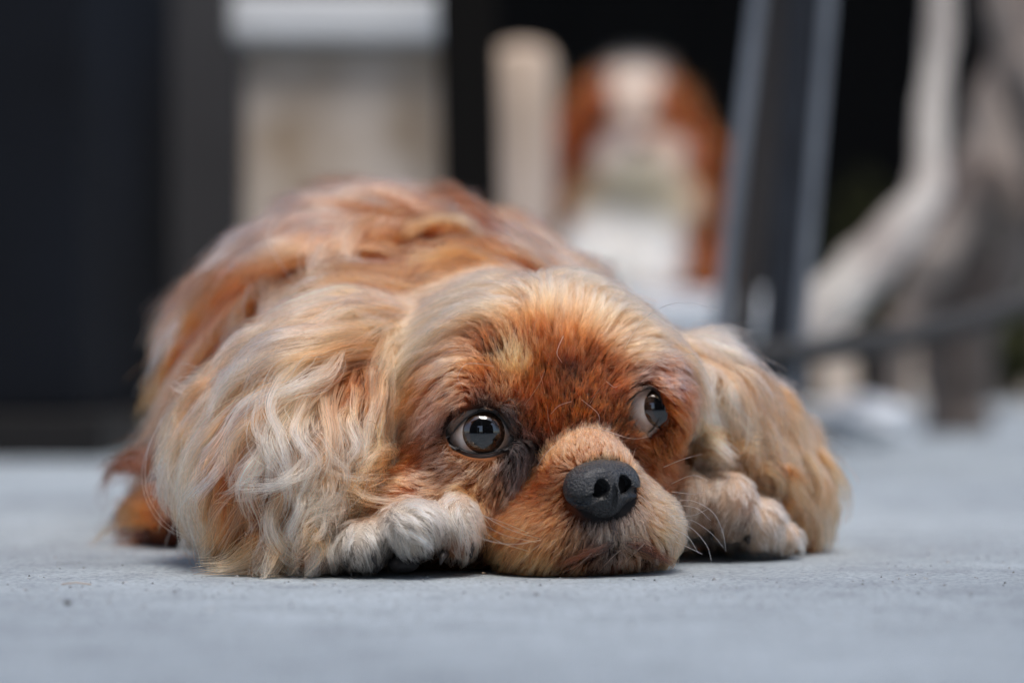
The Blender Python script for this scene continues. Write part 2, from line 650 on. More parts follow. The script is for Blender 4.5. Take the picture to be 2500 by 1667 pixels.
dog.group('body', body, .03, .015)
pawL = [ellipsoid(P(990, 1258, .800), (.0150, .016, .0125)),
        ellipsoid(P(785, 1356, .786), (.0120, .012, .0072)), ellipsoid(P(890, 1335, .780), (.0082, .012, .0086)),
        ellipsoid(P(1012, 1290, .777), (.0108, .013, .0092)), ellipsoid(P(1116, 1285, .785), (.0072, .012, .0108)),
        cone(P(920, 1285, .805), P(640, 1310, .865), .014, .016)]
dog.group('paw_left', pawL, .0035, .005)
pawR = [ellipsoid(P(1775, 1258, .866), (.018, .018, .0125)),
        ellipsoid(P(1690, 1232, .842), (.0095, .012, .0115)), ellipsoid(P(1775, 1238, .842), (.0105, .013, .0125)),
        ellipsoid(P(1850, 1282, .848), (.0095, .012, .0098)), ellipsoid(P(1905, 1315, .855), (.0075, .010, .0065)),
        cone(P(1800, 1262, .87), P(1900, 1240, .98), .012, .018)]
dog.group('paw_right', pawR, .0018, .004)
ZONES = [g[0] for g in dog.groups]

RE = .0122
def almond(c, px, grow):
    """the eye opening seen from in front: a cone cut through the lid"""
    cx, cy, rx, ry = px
    dc = float(c[1])
    def f(X, Y, Z):
        d = np.maximum(Y, .3)
        ex = (X / d * FPX + 1250 - cx) / (rx * grow)
        ey = (YH - (Z - H) / d * FPX - cy) / (ry * grow)
        e = np.sqrt(ex * ex + ey * ey)
        return np.where(Y < dc, (1 - e) * .008, -.05).astype(np.float32)
    return f
AL_L, AL_R = (1174, 1058, 76, 54), (1576, 1004, 38, 54)
dog.carves += [almond(EYE_L, AL_L, 1.12), almond(EYE_R, AL_R, 1.12),
               (lambda X, Y, Z: (RE - .0004) - np.sqrt((X - EYE_L[0]) ** 2 + (Y - EYE_L[1]) ** 2 + (Z - EYE_L[2]) ** 2)),
               (lambda X, Y, Z: (RE - .0004) - np.sqrt((X - EYE_R[0]) ** 2 + (Y - EYE_R[1]) ** 2 + (Z - EYE_R[2]) ** 2)),
               (lambda X, Y, Z: .0004 - Z)]


def lip(points, r):
    mi = [g[0] for g in dog.groups].index('muzzle')
    q = [Guides.hit(dog, mi, x, y) for x, y in points]
    fs = chain(q, [r] * len(q))
    def f(X, Y, Z):
        d = fs[0](X, Y, Z)
        for h in fs[1:]:
            d = np.minimum(d, h(X, Y, Z))
        return -d
    return f
LIPS = ([(1497, 1258), (1500, 1295), (1502, 1330)], [(1648, 1384), (1610, 1362), (1560, 1343), (1502, 1330), (1450, 1350), (1400, 1372), (1360, 1386)])
dog.carves += [lip(LIPS[0], .0010), lip(LIPS[1], .0019)]
LIP_PTS = np.array([Guides.hit(dog, [g[0] for g in dog.groups].index('muzzle'), x0 + (x1 - x0) * t, y0 + (y1 - y0) * t)
                    for L in LIPS[1:] for (x0, y0), (x1, y1) in zip(L[:-1], L[1:]) for t in np.linspace(0, 1, 10)])
def lip_dist(p):
    out = np.full(len(p), 1.0)
    near = np.linalg.norm(p - LIP_PTS.mean(0), axis=1) < .045
    if near.any():
        out[near] = np.sqrt(((p[near][:, None] - LIP_PTS[None]) ** 2).sum(2).min(1))
    return out

DOG = empty('dog', (0, .85, 0), 'golden brown long haired spaniel lying with its chin on the grey pavement', 'dog')
V, F = surface_nets(axis((-.21, -.115, .003), (-.115, .125, .0013), (.125, .16, .003)),
                    axis((.735, .90, .0013), (.90, 1.0, .0025), (1.0, 1.32, .006)),
                    axis((-.0015, .118, .0013), (.118, .17, .003)), dog.sdf)
V = V.astype(np.float64)
_, vz = dog.sdf(V[:, 0], V[:, 1], V[:, 2], True)
VN = dog.grad(V)

# coat strokes, read off the photograph: x, y, flow x, flow y, length mm, lift, curl mm, clump, root colour, tip colour
PE, TN, RD, DR = (216, 162, 128), (174, 106, 62), (122, 54, 16), (66, 27, 9)
CR, WH, GY, BK = (232, 200, 174), (242, 228, 212), (128, 112, 106), (34, 27, 25)
OR, LT, MV = (152, 68, 18), (198, 136, 88), (204, 162, 146)
TP, PP = (186, 126, 84), (224, 180, 146)
EP, EC = (222, 160, 124), (232, 190, 164)
S = {}
S['head'] = [
    (1150, 650, -1, .12, 42.5, 0.22, .6, .55, TN, PE), (1050, 720, -.92, .35, 52.5, 0.21, .8, .6, TN, EP), (950, 790, -.85, .5, 65, 0.21, 1, .6, TN, EP),
    (1250, 640, -.6, -.5, 25, 0.34, .5, .36, TP, PP), (1350, 650, .15, -1, 22.5, 0.38, .4, .36, TP, PP), (1450, 690, .5, -.8, 22.5, 0.38, .4, .36, TP, PP),
    (1540, 760, .85, -.25, 25, 0.3, .5, .36, TP, PP), (1610, 830, .75, .5, 32.5, 0.26, .8, .6, TN, PE),
    (1120, 780, -.95, .28, 40, 0.21, .6, .55, TP, PP), (1000, 860, -.85, .5, 57.5, 0.19, 1, .6, TN, EP), (1060, 840, -.9, .4, 45, 0.19, .7, .6, TN, EP),
    (1230, 750, -.75, -.45, 21.2, 0.29, .4, .36, TP, PP), (1340, 760, .02, -1, 20, 0.3, .4, .36, TP, PP), (1450, 790, .45, -.88, 18.8, 0.3, .4, .36, TP, PP),
    (1530, 860, .8, -.45, 18.8, 0.26, .4, .36, TP, PP), (1400, 860, .15, -1, 13.8, 0.26, .2, .45, RD, TN), (1300, 830, -.1, -1, 15, 0.26, .3, .45, RD, TN),
    (1130, 880, -.85, .35, 16.2, 0.19, .4, .36, TN, PE), (1195, 850, -.35, -.9, 9, .3, .2, .5, DR, RD), (1255, 890, -.05, -1, 8, .4, .2, .5, LT, (232, 190, 130)),
    (1190, 920, -.4, -.85, 7, .3, 0, .4, RD, OR), (1310, 905, 0, -1, 7, .3, 0, .4, DR, OR), (1340, 950, 0, -1, 7, .25, 0, .4, DR, RD), (1400, 925, .2, -.95, 7, .3, 0, .4, BK, DR),
    (1460, 900, .4, -.88, 8, .3, 0, .4, DR, RD), (1440, 960, .3, -.9, 7, .25, 0, .4, DR, OR), (1520, 930, .6, -.75, 8, .25, 0, .4, RD, OR),
    (1330, 1030, -.1, -1, 6, .25, 0, .4, RD, OR), (1420, 1020, .1, -1, 6, .25, 0, .4, DR, OR), (1490, 1010, .35, -.8, 6, .25, 0, .4, DR, RD), (1500, 1060, .5, -.6, 6, .25, 0, .4, BK, RD),
    (1560, 930, .8, -.4, 7, .2, 0, .4, DR, MV), (1610, 920, .8, .2, 8, .25, 0, .4, OR, MV), (1620, 980, .7, .6, 9, .25, 0, .4, OR, OR),
    (1060, 920, -.8, .55, 18, .22, .5, .55, OR, TN), (1000, 990, -.6, .8, 18, .2, .6, .6, OR, TN), (955, 1050, -.3, .95, 16, .2, .6, .6, RD, TN), (1060, 1000, -.7, .7, 11, .18, .2, .5, OR, MV),
    (1110, 960, -.75, .6, 9, .18, .1, .5, OR, PE), (1090, 1035, -.65, .7, 6, .15, 0, .4, BK, DR), (1190, 985, -.1, -1, 3.5, .3, 0, .3, BK, (70, 58, 52)), (1250, 1010, .3, -.8, 4, .3, 0, .3, BK, (84, 66, 52)),
    (1220, 960, .05, -1, 6, .3, 0, .4, RD, LT), (1280, 960, .1, -1, 7, .3, 0, .4, RD, OR), (1290, 1050, .2, -.9, 5, .25, 0, .4, BK, OR),
    (1100, 1130, -.97, .2, 7, .15, 0, .5, TN, MV), (1180, 1135, -.75, .6, 6, .15, 0, .5, TN, PE), (1250, 1110, -.45, .85, 6, .15, 0, .5, BK, GY), (1030, 1110, -.9, .35, 8, .18, 0, .5, DR, OR),
    (1050, 1200, -.92, .3, 9, .15, .1, .5, TN, PE), (1150, 1200, -.75, .6, 8, .15, 0, .5, TN, LT), (1140, 1260, -.7, .6, 9, .15, 0, .5, TN, PE), (970, 1170, -.8, .5, 12, .2, .3, .5, RD, OR),
    (1230, 1180, -.55, .8, 7, .12, 0, .5, DR, TN), (1190, 1260, -.6, .75, 8, .12, 0, .5, OR, LT), (1280, 1110, -.3, .9, 6, .12, 0, .6, BK, (110, 102, 108)), (1262, 1160, -.45, .9, 8, .12, 0, .7, BK, (120, 112, 118)), (1240, 1230, -.55, .85, 8, .12, 0, .7, BK, (112, 92, 84)), (1210, 1300, -.6, .8, 8, .12, 0, .6, BK, DR), (1620, 1060, .5, .7, 7, .2, 0, .4, RD, OR)]
S['muzzle'] = [  # paler strokes on the right carry the side light in their colour
    (1290, 1270, -.75, .5, 8, .3, 0, .5, OR, LT), (1220, 1350, -.8, .5, 9, .3, 0, .5, OR, LT), (1330, 1350, -.5, .8, 9, .3, 0, .5, TN, LT), (1200, 1290, -.8, .45, 8, .3, 0, .5, OR, LT),
    (1455, 1343, -.1, 1, 3, .2, 0, .5, BK, DR), (1502, 1328, .05, 1, 3, .2, 0, .5, BK, DR), (1550, 1343, .2, 1, 3, .2, 0, .5, BK, DR), (1600, 1362, .3, 1, 4, .2, 0, .5, BK, DR), (1400, 1366, -.3, 1, 4, .2, 0, .5, BK, DR), (1470, 1305, -.2, 1, 6, .25, 0, .5, GY, PP), (1530, 1305, .2, 1, 6, .25, 0, .5, GY, PP), (1400, 1360, -.5, .8, 8, .3, 0, .5, DR, LT), (1330, 1180, -.75, -.2, 5, .3, 0, .4, RD, OR), (1340, 1120, -.55, -.75, 4, .22, 0, .4, OR, LT), (1300, 1170, -.8, .1, 5, .25, 0, .4, RD, OR), (1430, 1085, -.1, -1, 3.5, .22, 0, .4, TN, PE), (1370, 1080, -.35, -.9, 3.5, .22, 0, .4, LT, PE),
    (1510, 1095, .35, -.9, 4.5, .3, 0, .4, TN, PE), (1580, 1150, .9, -.45, 7, .45, 0, .4, TN, PE), (1610, 1220, 1, -.05, 8, .45, 0, .4, LT, PP), (1610, 1300, .85, .45, 9, .4, 0, .5, LT, PE),
    (1640, 1360, .6, .75, 9, .4, 0, .5, OR, LT), (1550, 1330, .4, .9, 9, .35, 0, .5, LT, PP), (1485, 1300, .05, 1, 7, .35, 0, .5, GY, CR), (1420, 1300, -.4, .85, 8, .3, 0, .5, DR, LT),
    (1370, 1280, -.6, .7, 8, .3, 0, .5, OR, LT), (1400, 1390, -.4, .9, 9, .35, 0, .5, OR, LT), (1530, 1385, .2, 1, 8, .35, 0, .5, OR, LT), (1500, 1340, .05, 1, 6, .3, 0, .5, BK, GY), (1440, 1345, -.3, .9, 7, .3, 0, .5, DR, TN),
    (1355, 1215, -.8, .35, 5, .25, 0, .4, RD, TN), (1450, 1290, -.1, 1, 5, .3, 0, .4, BK, GY), (1600, 1390, .4, .9, 9, .35, 0, .5, RD, LT)]
S['ear_left'] = [
    (930, 820, -.85, .5, 59.3, .136, 1.5, .6, TP, EP), (820, 850, -.85, .5, 63.8, .17, 2, .65, TN, EC), (700, 890, -.85, .5, 63.8, .17, 2.5, .65, TN, EP), (620, 930, -0.6, 0.8, 62.6, .187, 2.5, .7, TN, EP),
    (540, 1000, -0.25, 0.97, 44, .17, 3, .7, TN, EC), (470, 1080, 0.15, 1, 44, .17, 3, .75, TN, EP), (480, 1190, .75, .5, 36, .128, 3, .75, TN, EP), (560, 1270, .75, .5, 36, .128, 3, .75, TN, EP), (600, 1330, -.75, .6, 32.3, .17, 3, .75, OR, LT),
    (920, 920, -.45, .9, 49.4, .136, 3.5, .85, RD, LT), (820, 950, -.6, .8, 53.2, .153, 4, .85, TN, EC), (720, 1000, -.5, .87, 53.2, .153, 4.5, .87, TN, EC), (800, 1060, -.35, .95, 49.4, .153, 5, .88, TN, EC), (880, 1060, -.2, 1, 47.5, .153, 4.5, .88, OR, LT),
    (940, 1040, -.12, 1, 41.8, .136, 3, .85, RD, EC), (620, 1100, -.3, .95, 47.5, .128, 3.5, .8, RD, LT), (700, 1150, -.1, 1, 45.6, .153, 5, .88, TN, EC), (780, 1180, -.05, 1, 41.8, .153, 5, .88, TN, EC), (860, 1190, .1, 1, 38, .17, 5, .88, TN, EC),
    (700, 1280, -.1, 1, 32.3, .17, 4, .88, TN, EP), (780, 1290, -.4, .9, 30.4, .17, 4, .88, TN, EP), (620, 1210, -.2, 1, 39.9, .128, 4, .8, DR, TN), (900, 1130, .35, .9, 36.1, .212, 4, .88, TP, EP)]
S['ear_right'] = [
    (1620, 840, .75, .55, 42.3, .17, 1.5, .6, TP, EC), (1690, 880, .7, .65, 46, .17, 2.5, .65, TN, PE), (1760, 930, .65, .75, 47.8, .17, 3, .7, TN, PE), (1850, 1020, .6, .8, 46, .17, 3, .7, TN, PE), (1930, 1130, .4, .9, 42.3, .17, 3, .7, TN, PE), (1970, 1200, .35, .9, 36.8, .17, 3, .7, TN, LT),
    (1640, 930, .25, .95, 28, .187, 6, .9, LT, CR), (1690, 980, .1, 1, 28, .187, 6, .9, LT, CR), (1640, 1010, -.1, 1, 24, .187, 6, .9, LT, CR), (1740, 1040, .2, 1, 28, .17, 5.5, .88, TN, PE), (1680, 1080, .05, 1, 20, .17, 4, .88, OR, LT),
    (1800, 1080, 0.6, 0.8, 32, .153, 5, .85, TN, LT), (1850, 1170, 0.6, 0.8, 28, .153, 5, .85, RD, TN), (1780, 1130, 0.6, 0.8, 18, .153, 4, .85, DR, TN), (1900, 1230, .3, .95, 31.3, .153, 4, .8, OR, LT), (1960, 1270, .5, .8, 25.8, .17, 3, .7, OR, LT), (1830, 1240, 0.6, 0.8, 20, .153, 4, .8, DR, OR)]
S['body'] = [
    (335, 860, .05, 1, 28, .1, 2, .65, DR, RD), (345, 960, .05, 1, 28, .1, 2, .65, DR, RD), (350, 1040, .05, 1, 28, .1, 2, .65, DR, RD), (375, 780, .05, 1, 28, .1, 2, .65, DR, OR), (425, 715, .05, 1, 28, .1, 2, .65, RD, OR), (395, 900, .05, 1, 28, .1, 2, .65, DR, RD), (385, 1010, .05, 1, 28, .1, 2, .65, DR, RD), (480, 640, .05, 1, 28, .1, 2, .65, RD, OR), (410, 1100, .05, 1, 28, .1, 2, .65, DR, RD),  # rust flank, its shade also put into the darker strokes here and below
        (375, 820, 0, 1, 30, .1, 2, .7, DR, RD), (420, 880, 0, 1, 36, .14, 3, .75, RD, OR),     (400, 720, -.2, .95, 44, .175, 3, .8, DR, OR), (345, 900, .05, 1, 26, .08, 1, .6, DR, RD), (360, 1080, .15, 1, 22, .08, 1, .6, DR, RD), (400, 960, .1, 1, 28, .08, 1, .6, DR, RD), (500, 640, -.5, .85, 59, .196, 4, .85, RD, TN), (600, 550, -.75, .5, 57, .21, 4, .85, OR, PE),
    (720, 480, -.8, .2, 52, .21, 4, .8, TN, PE), (850, 470, -.8, 0, 52, .21, 4, .8, OR, PP), (980, 480, -.5, .2, 52, .21, 4, .8, TN, PP), (1100, 500, .4, .1, 49, .245, 4, .8, OR, PE), (1200, 550, .8, 0, 36, .28, 4, .85, OR, PE), (1280, 590, .8, .1, 34, .28, 4, .8, OR, PP),
    (700, 680, -.55, .8, 65, .175, 5, .88, RD, PE), (560, 780, -.4, .9, 65, .175, 5, .88, OR, CR), (820, 620, -.6, .75, 65, .175, 5, .88, TN, CR), (640, 620, -.6, .75, 65, .175, 5, .88, OR, CR), (480, 900, -.25, 1, 59, .175, 5, .88, RD, LT), (450, 800, -.1, 1, 59, .175, 5, .88, RD, LT),
    (940, 600, -.75, .5, 57, .175, 4, .85, RD, TN), (1010, 650, -.85, .5, 52, .18, 4, .85, TN, PP), (1080, 560, .4, -.3, 36, .2, 4, .85, RD, PE), (760, 780, -.5, .85, 59, .175, 5, .88, RD, TN), (640, 760, -.4, .9, 59, .175, 5, .88, RD, TN), (880, 540, -.7, .4, 59, .21, 5, .88, OR, CR), (1000, 550, -.7, .5, 52, .21, 5, .85, RD, PE),
    (400, 1250, -.4, .85, 30, .14, 2, .75, RD, OR), (340, 1310, -.8, .5, 28, .14, 2, .75, DR, RD), (480, 1310, -.5, .8, 26, .14, 2, .75, DR, RD)]
S['paw_left'] = [
    (980, 1180, -.4, -.2, 9, .25, .6, .6, OR, LT), (930, 1200, -.7, .2, 10, .25, .6, .6, TN, PE), (1000, 1255, .75, .65, 11, .2, .4, .75, (236, 220, 202), WH), (1020, 1310, .75, .65, 10, .2, .4, .75, (236, 220, 202), WH), (1090, 1215, .5, .8, 9, .2, .4, .7, CR, WH), (1125, 1290, .3, .95, 9, .25, .4, .7, (236, 220, 202), WH),
    (930, 1250, -.1, .9, 13, .25, .6, .7, TN, PE), (885, 1310, .2, .95, 10, .25, .4, .75, (236, 220, 202), WH), (800, 1335, -.1, 1, 12, .3, .5, .75, (236, 220, 202), WH), (740, 1360, -.5, .85, 13, .3, .6, .7, TN, CR), (1000, 1345, .5, .85, 7, .2, .3, .7, (236, 220, 202), WH), (1115, 1350, -.1, 1, 8, .25, .3, .7, TN, CR), (820, 1270, -.4, .9, 16, .25, 1, .7, LT, CR), (700, 1310, -.6, .8, 22, .25, 2, .75, TN, CR)]
S['paw_left'] += [(948, 1345, 0, 1, 3, .1, 0, .4, BK, DR), (1066, 1320, 0, 1, 3, .1, 0, .4, BK, DR), (838, 1365, 0, 1, 3, .1, 0, .4, BK, DR)]
S['paw_right'] = [
    (1700, 1180, -.2, .9, 7, .22, .4, .6, CR, WH), (1690, 1250, -.1, 1, 7, .22, .4, .6, CR, WH), (1780, 1190, .1, .95, 7, .22, .4, .6, CR, WH), (1780, 1260, .1, 1, 7, .22, .4, .6, CR, WH), (1850, 1260, .25, .95, 7, .22, .4, .6, CR, WH), (1860, 1310, .3, .95, 7, .22, .4, .6, CR, WH), (1910, 1310, .4, .9, 7, .22, .4, .6, CR, CR), (1730, 1270, 0, 1, 7, .22, .4, .6, PE, CR), (1820, 1250, .1, 1, 7, .22, .4, .6, PE, CR), (1733, 1262, 0, 1, 3, .1, 0, .4, BK, DR), (1816, 1280, 0, 1, 3, .1, 0, .4, BK, DR)]
G = {z: Guides(dog, i, S[z], .010 if z == 'body' else .0042 if z in ('head', 'muzzle') else .0055) for i, z in enumerate(ZONES)}

SKIN = np.zeros((len(V), 3))
for i, z in enumerate(ZONES):
    m = vz == i
    if m.any():
        _, vv = G[z].at(V[m], False, True)
        SKIN[m] = vv[:, 4:7] * .5
SKIN[lip_dist(V) < .0032] = (.022, .012, .010)
SKIN[np.linalg.norm(V - P(1474, 1194, .778), axis=1) < .0115] = (.012, .010, .010)
BODY = solid_mesh('body', V, F, skin_material('dog_skin'), DOG, SKIN)

HAIRM = hair_material('dog_hair')
def px_of(p):
    d = np.maximum(p[:, 1], .2)
    return p[:, 0] / d * FPX + 1250, YH - (p[:, 2] - H) / d * FPX
NOSE_C = P(1476, 1200, .7745)

def bare(p):
    """True where no hair roots: the eye openings and the nose leather"""
    x, y = px_of(p)
    e = np.zeros(len(p), bool)
    for (cx, cy, rx, ry), c in ((AL_L, EYE_L), (AL_R, EYE_R)):
        e |= (((x - cx) / (rx * (1.15 if rx > 50 else 1.3))) ** 2 + ((y - cy) / (ry * 1.16)) ** 2 < 1) & (np.linalg.norm(p - c, axis=1) < .022)
    e |= ((((p - NOSE_C) @ hr) / .0118) ** 2 + (((p - NOSE_C) @ hu) / .0088) ** 2 < 1) & ((p - NOSE_C) @ hf > -.011)
    e |= lip_dist(p) < .0018
    return e

def coat(name, zones, n_lock, n_sub, n_hair, npts, layer, wave, r0, r1, sub_spread, spread, parent, lj=.14, sj=.14, hj=.2, layer_mix=.25, follow=.45, lenvar=(.6, 1.12), density=None, tipw=1.0):
    P_, R_, C_ = [], [], []
    for z in zones:
        i = ZONES.index(z)
        m = (vz == i).astype(float)
        m *= np.where(V[:, 2] < .004, .25, 1) * np.where(VN[:, 1] > .55, .3, 1) * np.where(VN[:, 2] < -.6, .4, 1)
        m[bare(V)] = 0
        if density is not None:
            m *= density(V)
        sh = 1.0
        if len(zones) > 1:
            sh = 1 / len(zones)
        nl, ns, nh = int(n_lock * sh), int(n_sub * sh * HAIR), int(n_hair * sh * HAIR)
        lr = sample_surface(V, F, m, nl)
        lr = lr[~bare(lr)]
        paths, val, ln = comb(dog, G[z], lr, npts, layer, wave, follow)
        sr = sample_surface(V, F, m, ns)
        sr = sr[~bare(sr)]
        own = nearest(lr, sr)
        sub = children(paths, sr, own, np.clip(val[own, 3] * rng.uniform(.75, 1.15, len(own)), 0, .97), sub_spread, 1.3, (.72, 1.08))
        hrts = sample_surface(V, F, m, nh)
        hrts = hrts[~bare(hrts)]
        o2 = nearest(sr, hrts)
        _, hv = G[z].at(hrts, False, True)
        stray = rng.random(len(hrts)) < .05
        cl = np.where(stray, .1, np.clip(.55 + .4 * hv[:, 3], 0, .95))
        q = children(sub, hrts, o2, cl, np.where(stray, 3.0, 1.0)[:, None, None] * spread, 1.5, lenvar)
        # keep strands out of the skin
        fl = q.reshape(-1, 3)
        for a in range(0, len(fl), 400000):
            b = fl[a:a + 400000]
            s_ = dog.sdf(b[:, 0], b[:, 1], b[:, 2])
            w_ = np.nonzero(s_ < .0002)[0]
            if len(w_):
                bb = b[w_]
                fl[a + w_] = bb + dog.grad(bb) * np.minimum(.0003 - s_[w_], .004)[:, None]
        q = fl.reshape(q.shape)
        q[:, 0] = hrts - dog.grad(hrts) * .0005
        t = np.linspace(0, 1, npts)[None, :]
        rr = (r0 + (r1 - r0) * t ** 1.3) * rng.uniform(.75, 1.25, (len(q), 1))
        c0, c1 = hv[:, None, 4:7], hv[:, None, 7:10]
        lm = rng.uniform(1 - 2 * layer_mix, 1 + layer_mix, (len(lr), 1))[own][o2]
        k = np.clip(t * 1.2 * tipw * lm, 0, 1)[..., None] ** 1.2
        lockj = np.exp(rng.normal(0, lj, (len(lr), 1)))[own][o2] * np.exp(rng.normal(0, sj, (len(sr), 1)))[o2]
        j = lockj * np.exp(rng.normal(0, hj, (len(q), 1)))
        tint = np.array([1, 1, 1]) + rng.normal(0, .035, (len(q), 1)) * np.array([-.3, .4, 1.2])
        cc = (c0 * (1 - k) + c1 * k) * j[:, None, :] * tint[:, None, :]
        P_.append(q)
        R_.append(rr)
        C_.append(np.clip(cc, .004, .93))
    return hair_object(name, np.concatenate(P_), np.concatenate(R_), np.concatenate(C_), HAIRM, parent)

def hero(name, zone, rows, parent, n=18, extra=2, loose=.6, r0=.00009, r1=.00003):
    """single locks drawn on the photograph's strokes: (pixel points, mm off the skin, half width mm, strands, root, tip)"""
    i = ZONES.index(zone)
    more = []
    for pts, off, wd, cnt, c0, c1 in rows:              # each drawn lock with looser neighbours
        more.append((pts, off, wd, cnt, c0, c1))
        for _ in range(extra):
            sx, sy, k = rng.normal(0, 34), rng.normal(0, 28), rng.uniform(.3, .7)
            wv = rng.normal(0, 13, (len(pts), 2))
            more.append(([(x + sx + a, y + sy + b) for (x, y), (a, b) in zip(pts, wv)], off * rng.uniform(.6, 1.15), wd * k, int(cnt * k),
                         tuple(np.array(c0) * rng.uniform(.7, 1)), tuple(np.array(c1) * rng.uniform(.82, 1))))
    rows = more
    Q, R, C = [], [], []
    for li, (pts, off, wd, cnt, c0, c1) in enumerate(rows):
        cnt = max(8, int(cnt * loose))
        pp = []
        strict = li % (extra + 1) == 0
        for (x, y) in pts:
            h = Guides.hit(dog, i, x, y)
            far = h is not None and float(dog.group_sdf(i, *[np.array([q], np.float32) for q in h])[0]) > .009
            pp.append(None if h is None or far else h[1])
        good = [d for d in pp if d is not None]
        if len(good) < len(pp):                          # strays past the outline are left out
            if len(good) < 2 or not strict:
                continue
        base = float(np.median(good))
        dep = np.array([np.clip(d if d is not None else base, base - .012, base + .008) for d in pp])
        dep = np.convolve(np.pad(dep, 1, 'edge'), [.25, .5, .25], 'valid') - off / 1000 * np.minimum(1, np.linspace(0, 2.6, len(pp)) + .05)
        P3 = np.array([P(x, y, d) for (x, y), d in zip(pts, dep)])
        t = np.linspace(0, len(P3) - 1, n)
        ce = []
        for tt in t:
            k = min(int(tt), len(P3) - 2)
            f = tt - k
            p1, p2 = P3[k], P3[k + 1]
            p0 = P3[k - 1] if k else p1 * 2 - p2
            p3 = P3[k + 2] if k + 2 < len(P3) else p2 * 2 - p1
            ce.append(.5 * (2 * p1 + (p2 - p0) * f + (2 * p0 - 5 * p1 + 4 * p2 - p3) * f * f + (3 * p1 - p0 - 3 * p2 + p3) * f ** 3))
        ce = np.array(ce)
        tn = unit(np.gradient(ce, axis=0))
        sd = unit(np.cross(tn, np.array([0, -1., 0])))
        u = np.linspace(0, 1, n)
        a = rng.normal(0, .55, (cnt, 1)) * np.where(rng.random((cnt, 1)) < .18, 2.2, 1)
        b = rng.normal(0, .45, (cnt, 1))
        prof = 1.05 * wd / 1000 * ((.85 - .5 * u ** 1.3) * np.minimum(1, .45 + u * 2.2))[None] * (1 + .25 * np.sin(u * 9 + rng.uniform(0, 6)))[None]
        wob = 1 + .35 * np.sin(u[None] * rng.uniform(2, 6, (cnt, 1)) + rng.uniform(0, 6, (cnt, 1)))
        q = ce[None] + sd[None] * (a * prof * wob)[..., None] + np.array([0, -1., 0]) * (b * prof)[..., None]
        s0 = rng.uniform(0, .22, (cnt, 1))
        sh = (s0 + (rng.uniform(.72, 1.0, (cnt, 1)) - s0) * u[None]) * (n - 1)
        k = np.minimum(sh.astype(int), n - 2)
        f = (sh - k)[..., None]
        ar = np.arange(cnt)[:, None]
        q = q[ar, k] * (1 - f) + q[ar, k + 1] * f + rng.normal(0, .0009, (cnt, 1, 3)) * u[None, :, None] ** 1.5 + rng.normal(0, .0004, (cnt, 1, 3)) * np.sin(u[None, :, None] * rng.uniform(4, 12, (cnt, 1, 1)))
        q[..., 2] = np.maximum(q[..., 2], .0007)
        kk = np.clip(u * 1.3, 0, 1)[None, :, None]
        col = (lin(c0) * (1 - kk) + lin(c1) * kk) * np.exp(rng.normal(-.05, .3, (cnt, 1, 1)))
        Q.append(q)
        R.append((r0 + (r1 - r0) * u[None] ** 1.4) * rng.uniform(.8, 1.25, (cnt, 1)))
        C.append(np.clip(col, .004, .92))
    return hair_object(name, np.concatenate(Q), np.concatenate(R), np.concatenate(C), HAIRM, parent)
coat('face_fur', ['head'], 4200, 24000, 74000, 10, .005, .022, .000092, .00003, .0007, .00045, DOG)
coat('muzzle_fur', ['muzzle'], 2600, 11000, 30000, 7, .002, 0, .000082, .00003, .0004, .0003, DOG)
for z in ('ear_left', 'ear_right'):
    coat('ear_hair', [z], 300, 3400, 27000, 18, .009, .034, .00012, .00004, .0016, .0008, DOG, .24, .18, .28, .45, .4)
coat('body_coat', ['body'], 300, 4300, 38000, 16, .014, .052, .00014, .00006, .0022, .0012, DOG, .36, .17, .22, .75, .4)
for z in ('paw_left', 'paw_right'):
    coat('paw_fur', [z], 460, 3600, 13000, 8, .0015, 0, .00008, .00003, .0004, .0003, DOG, .12, .12, .18, .15)

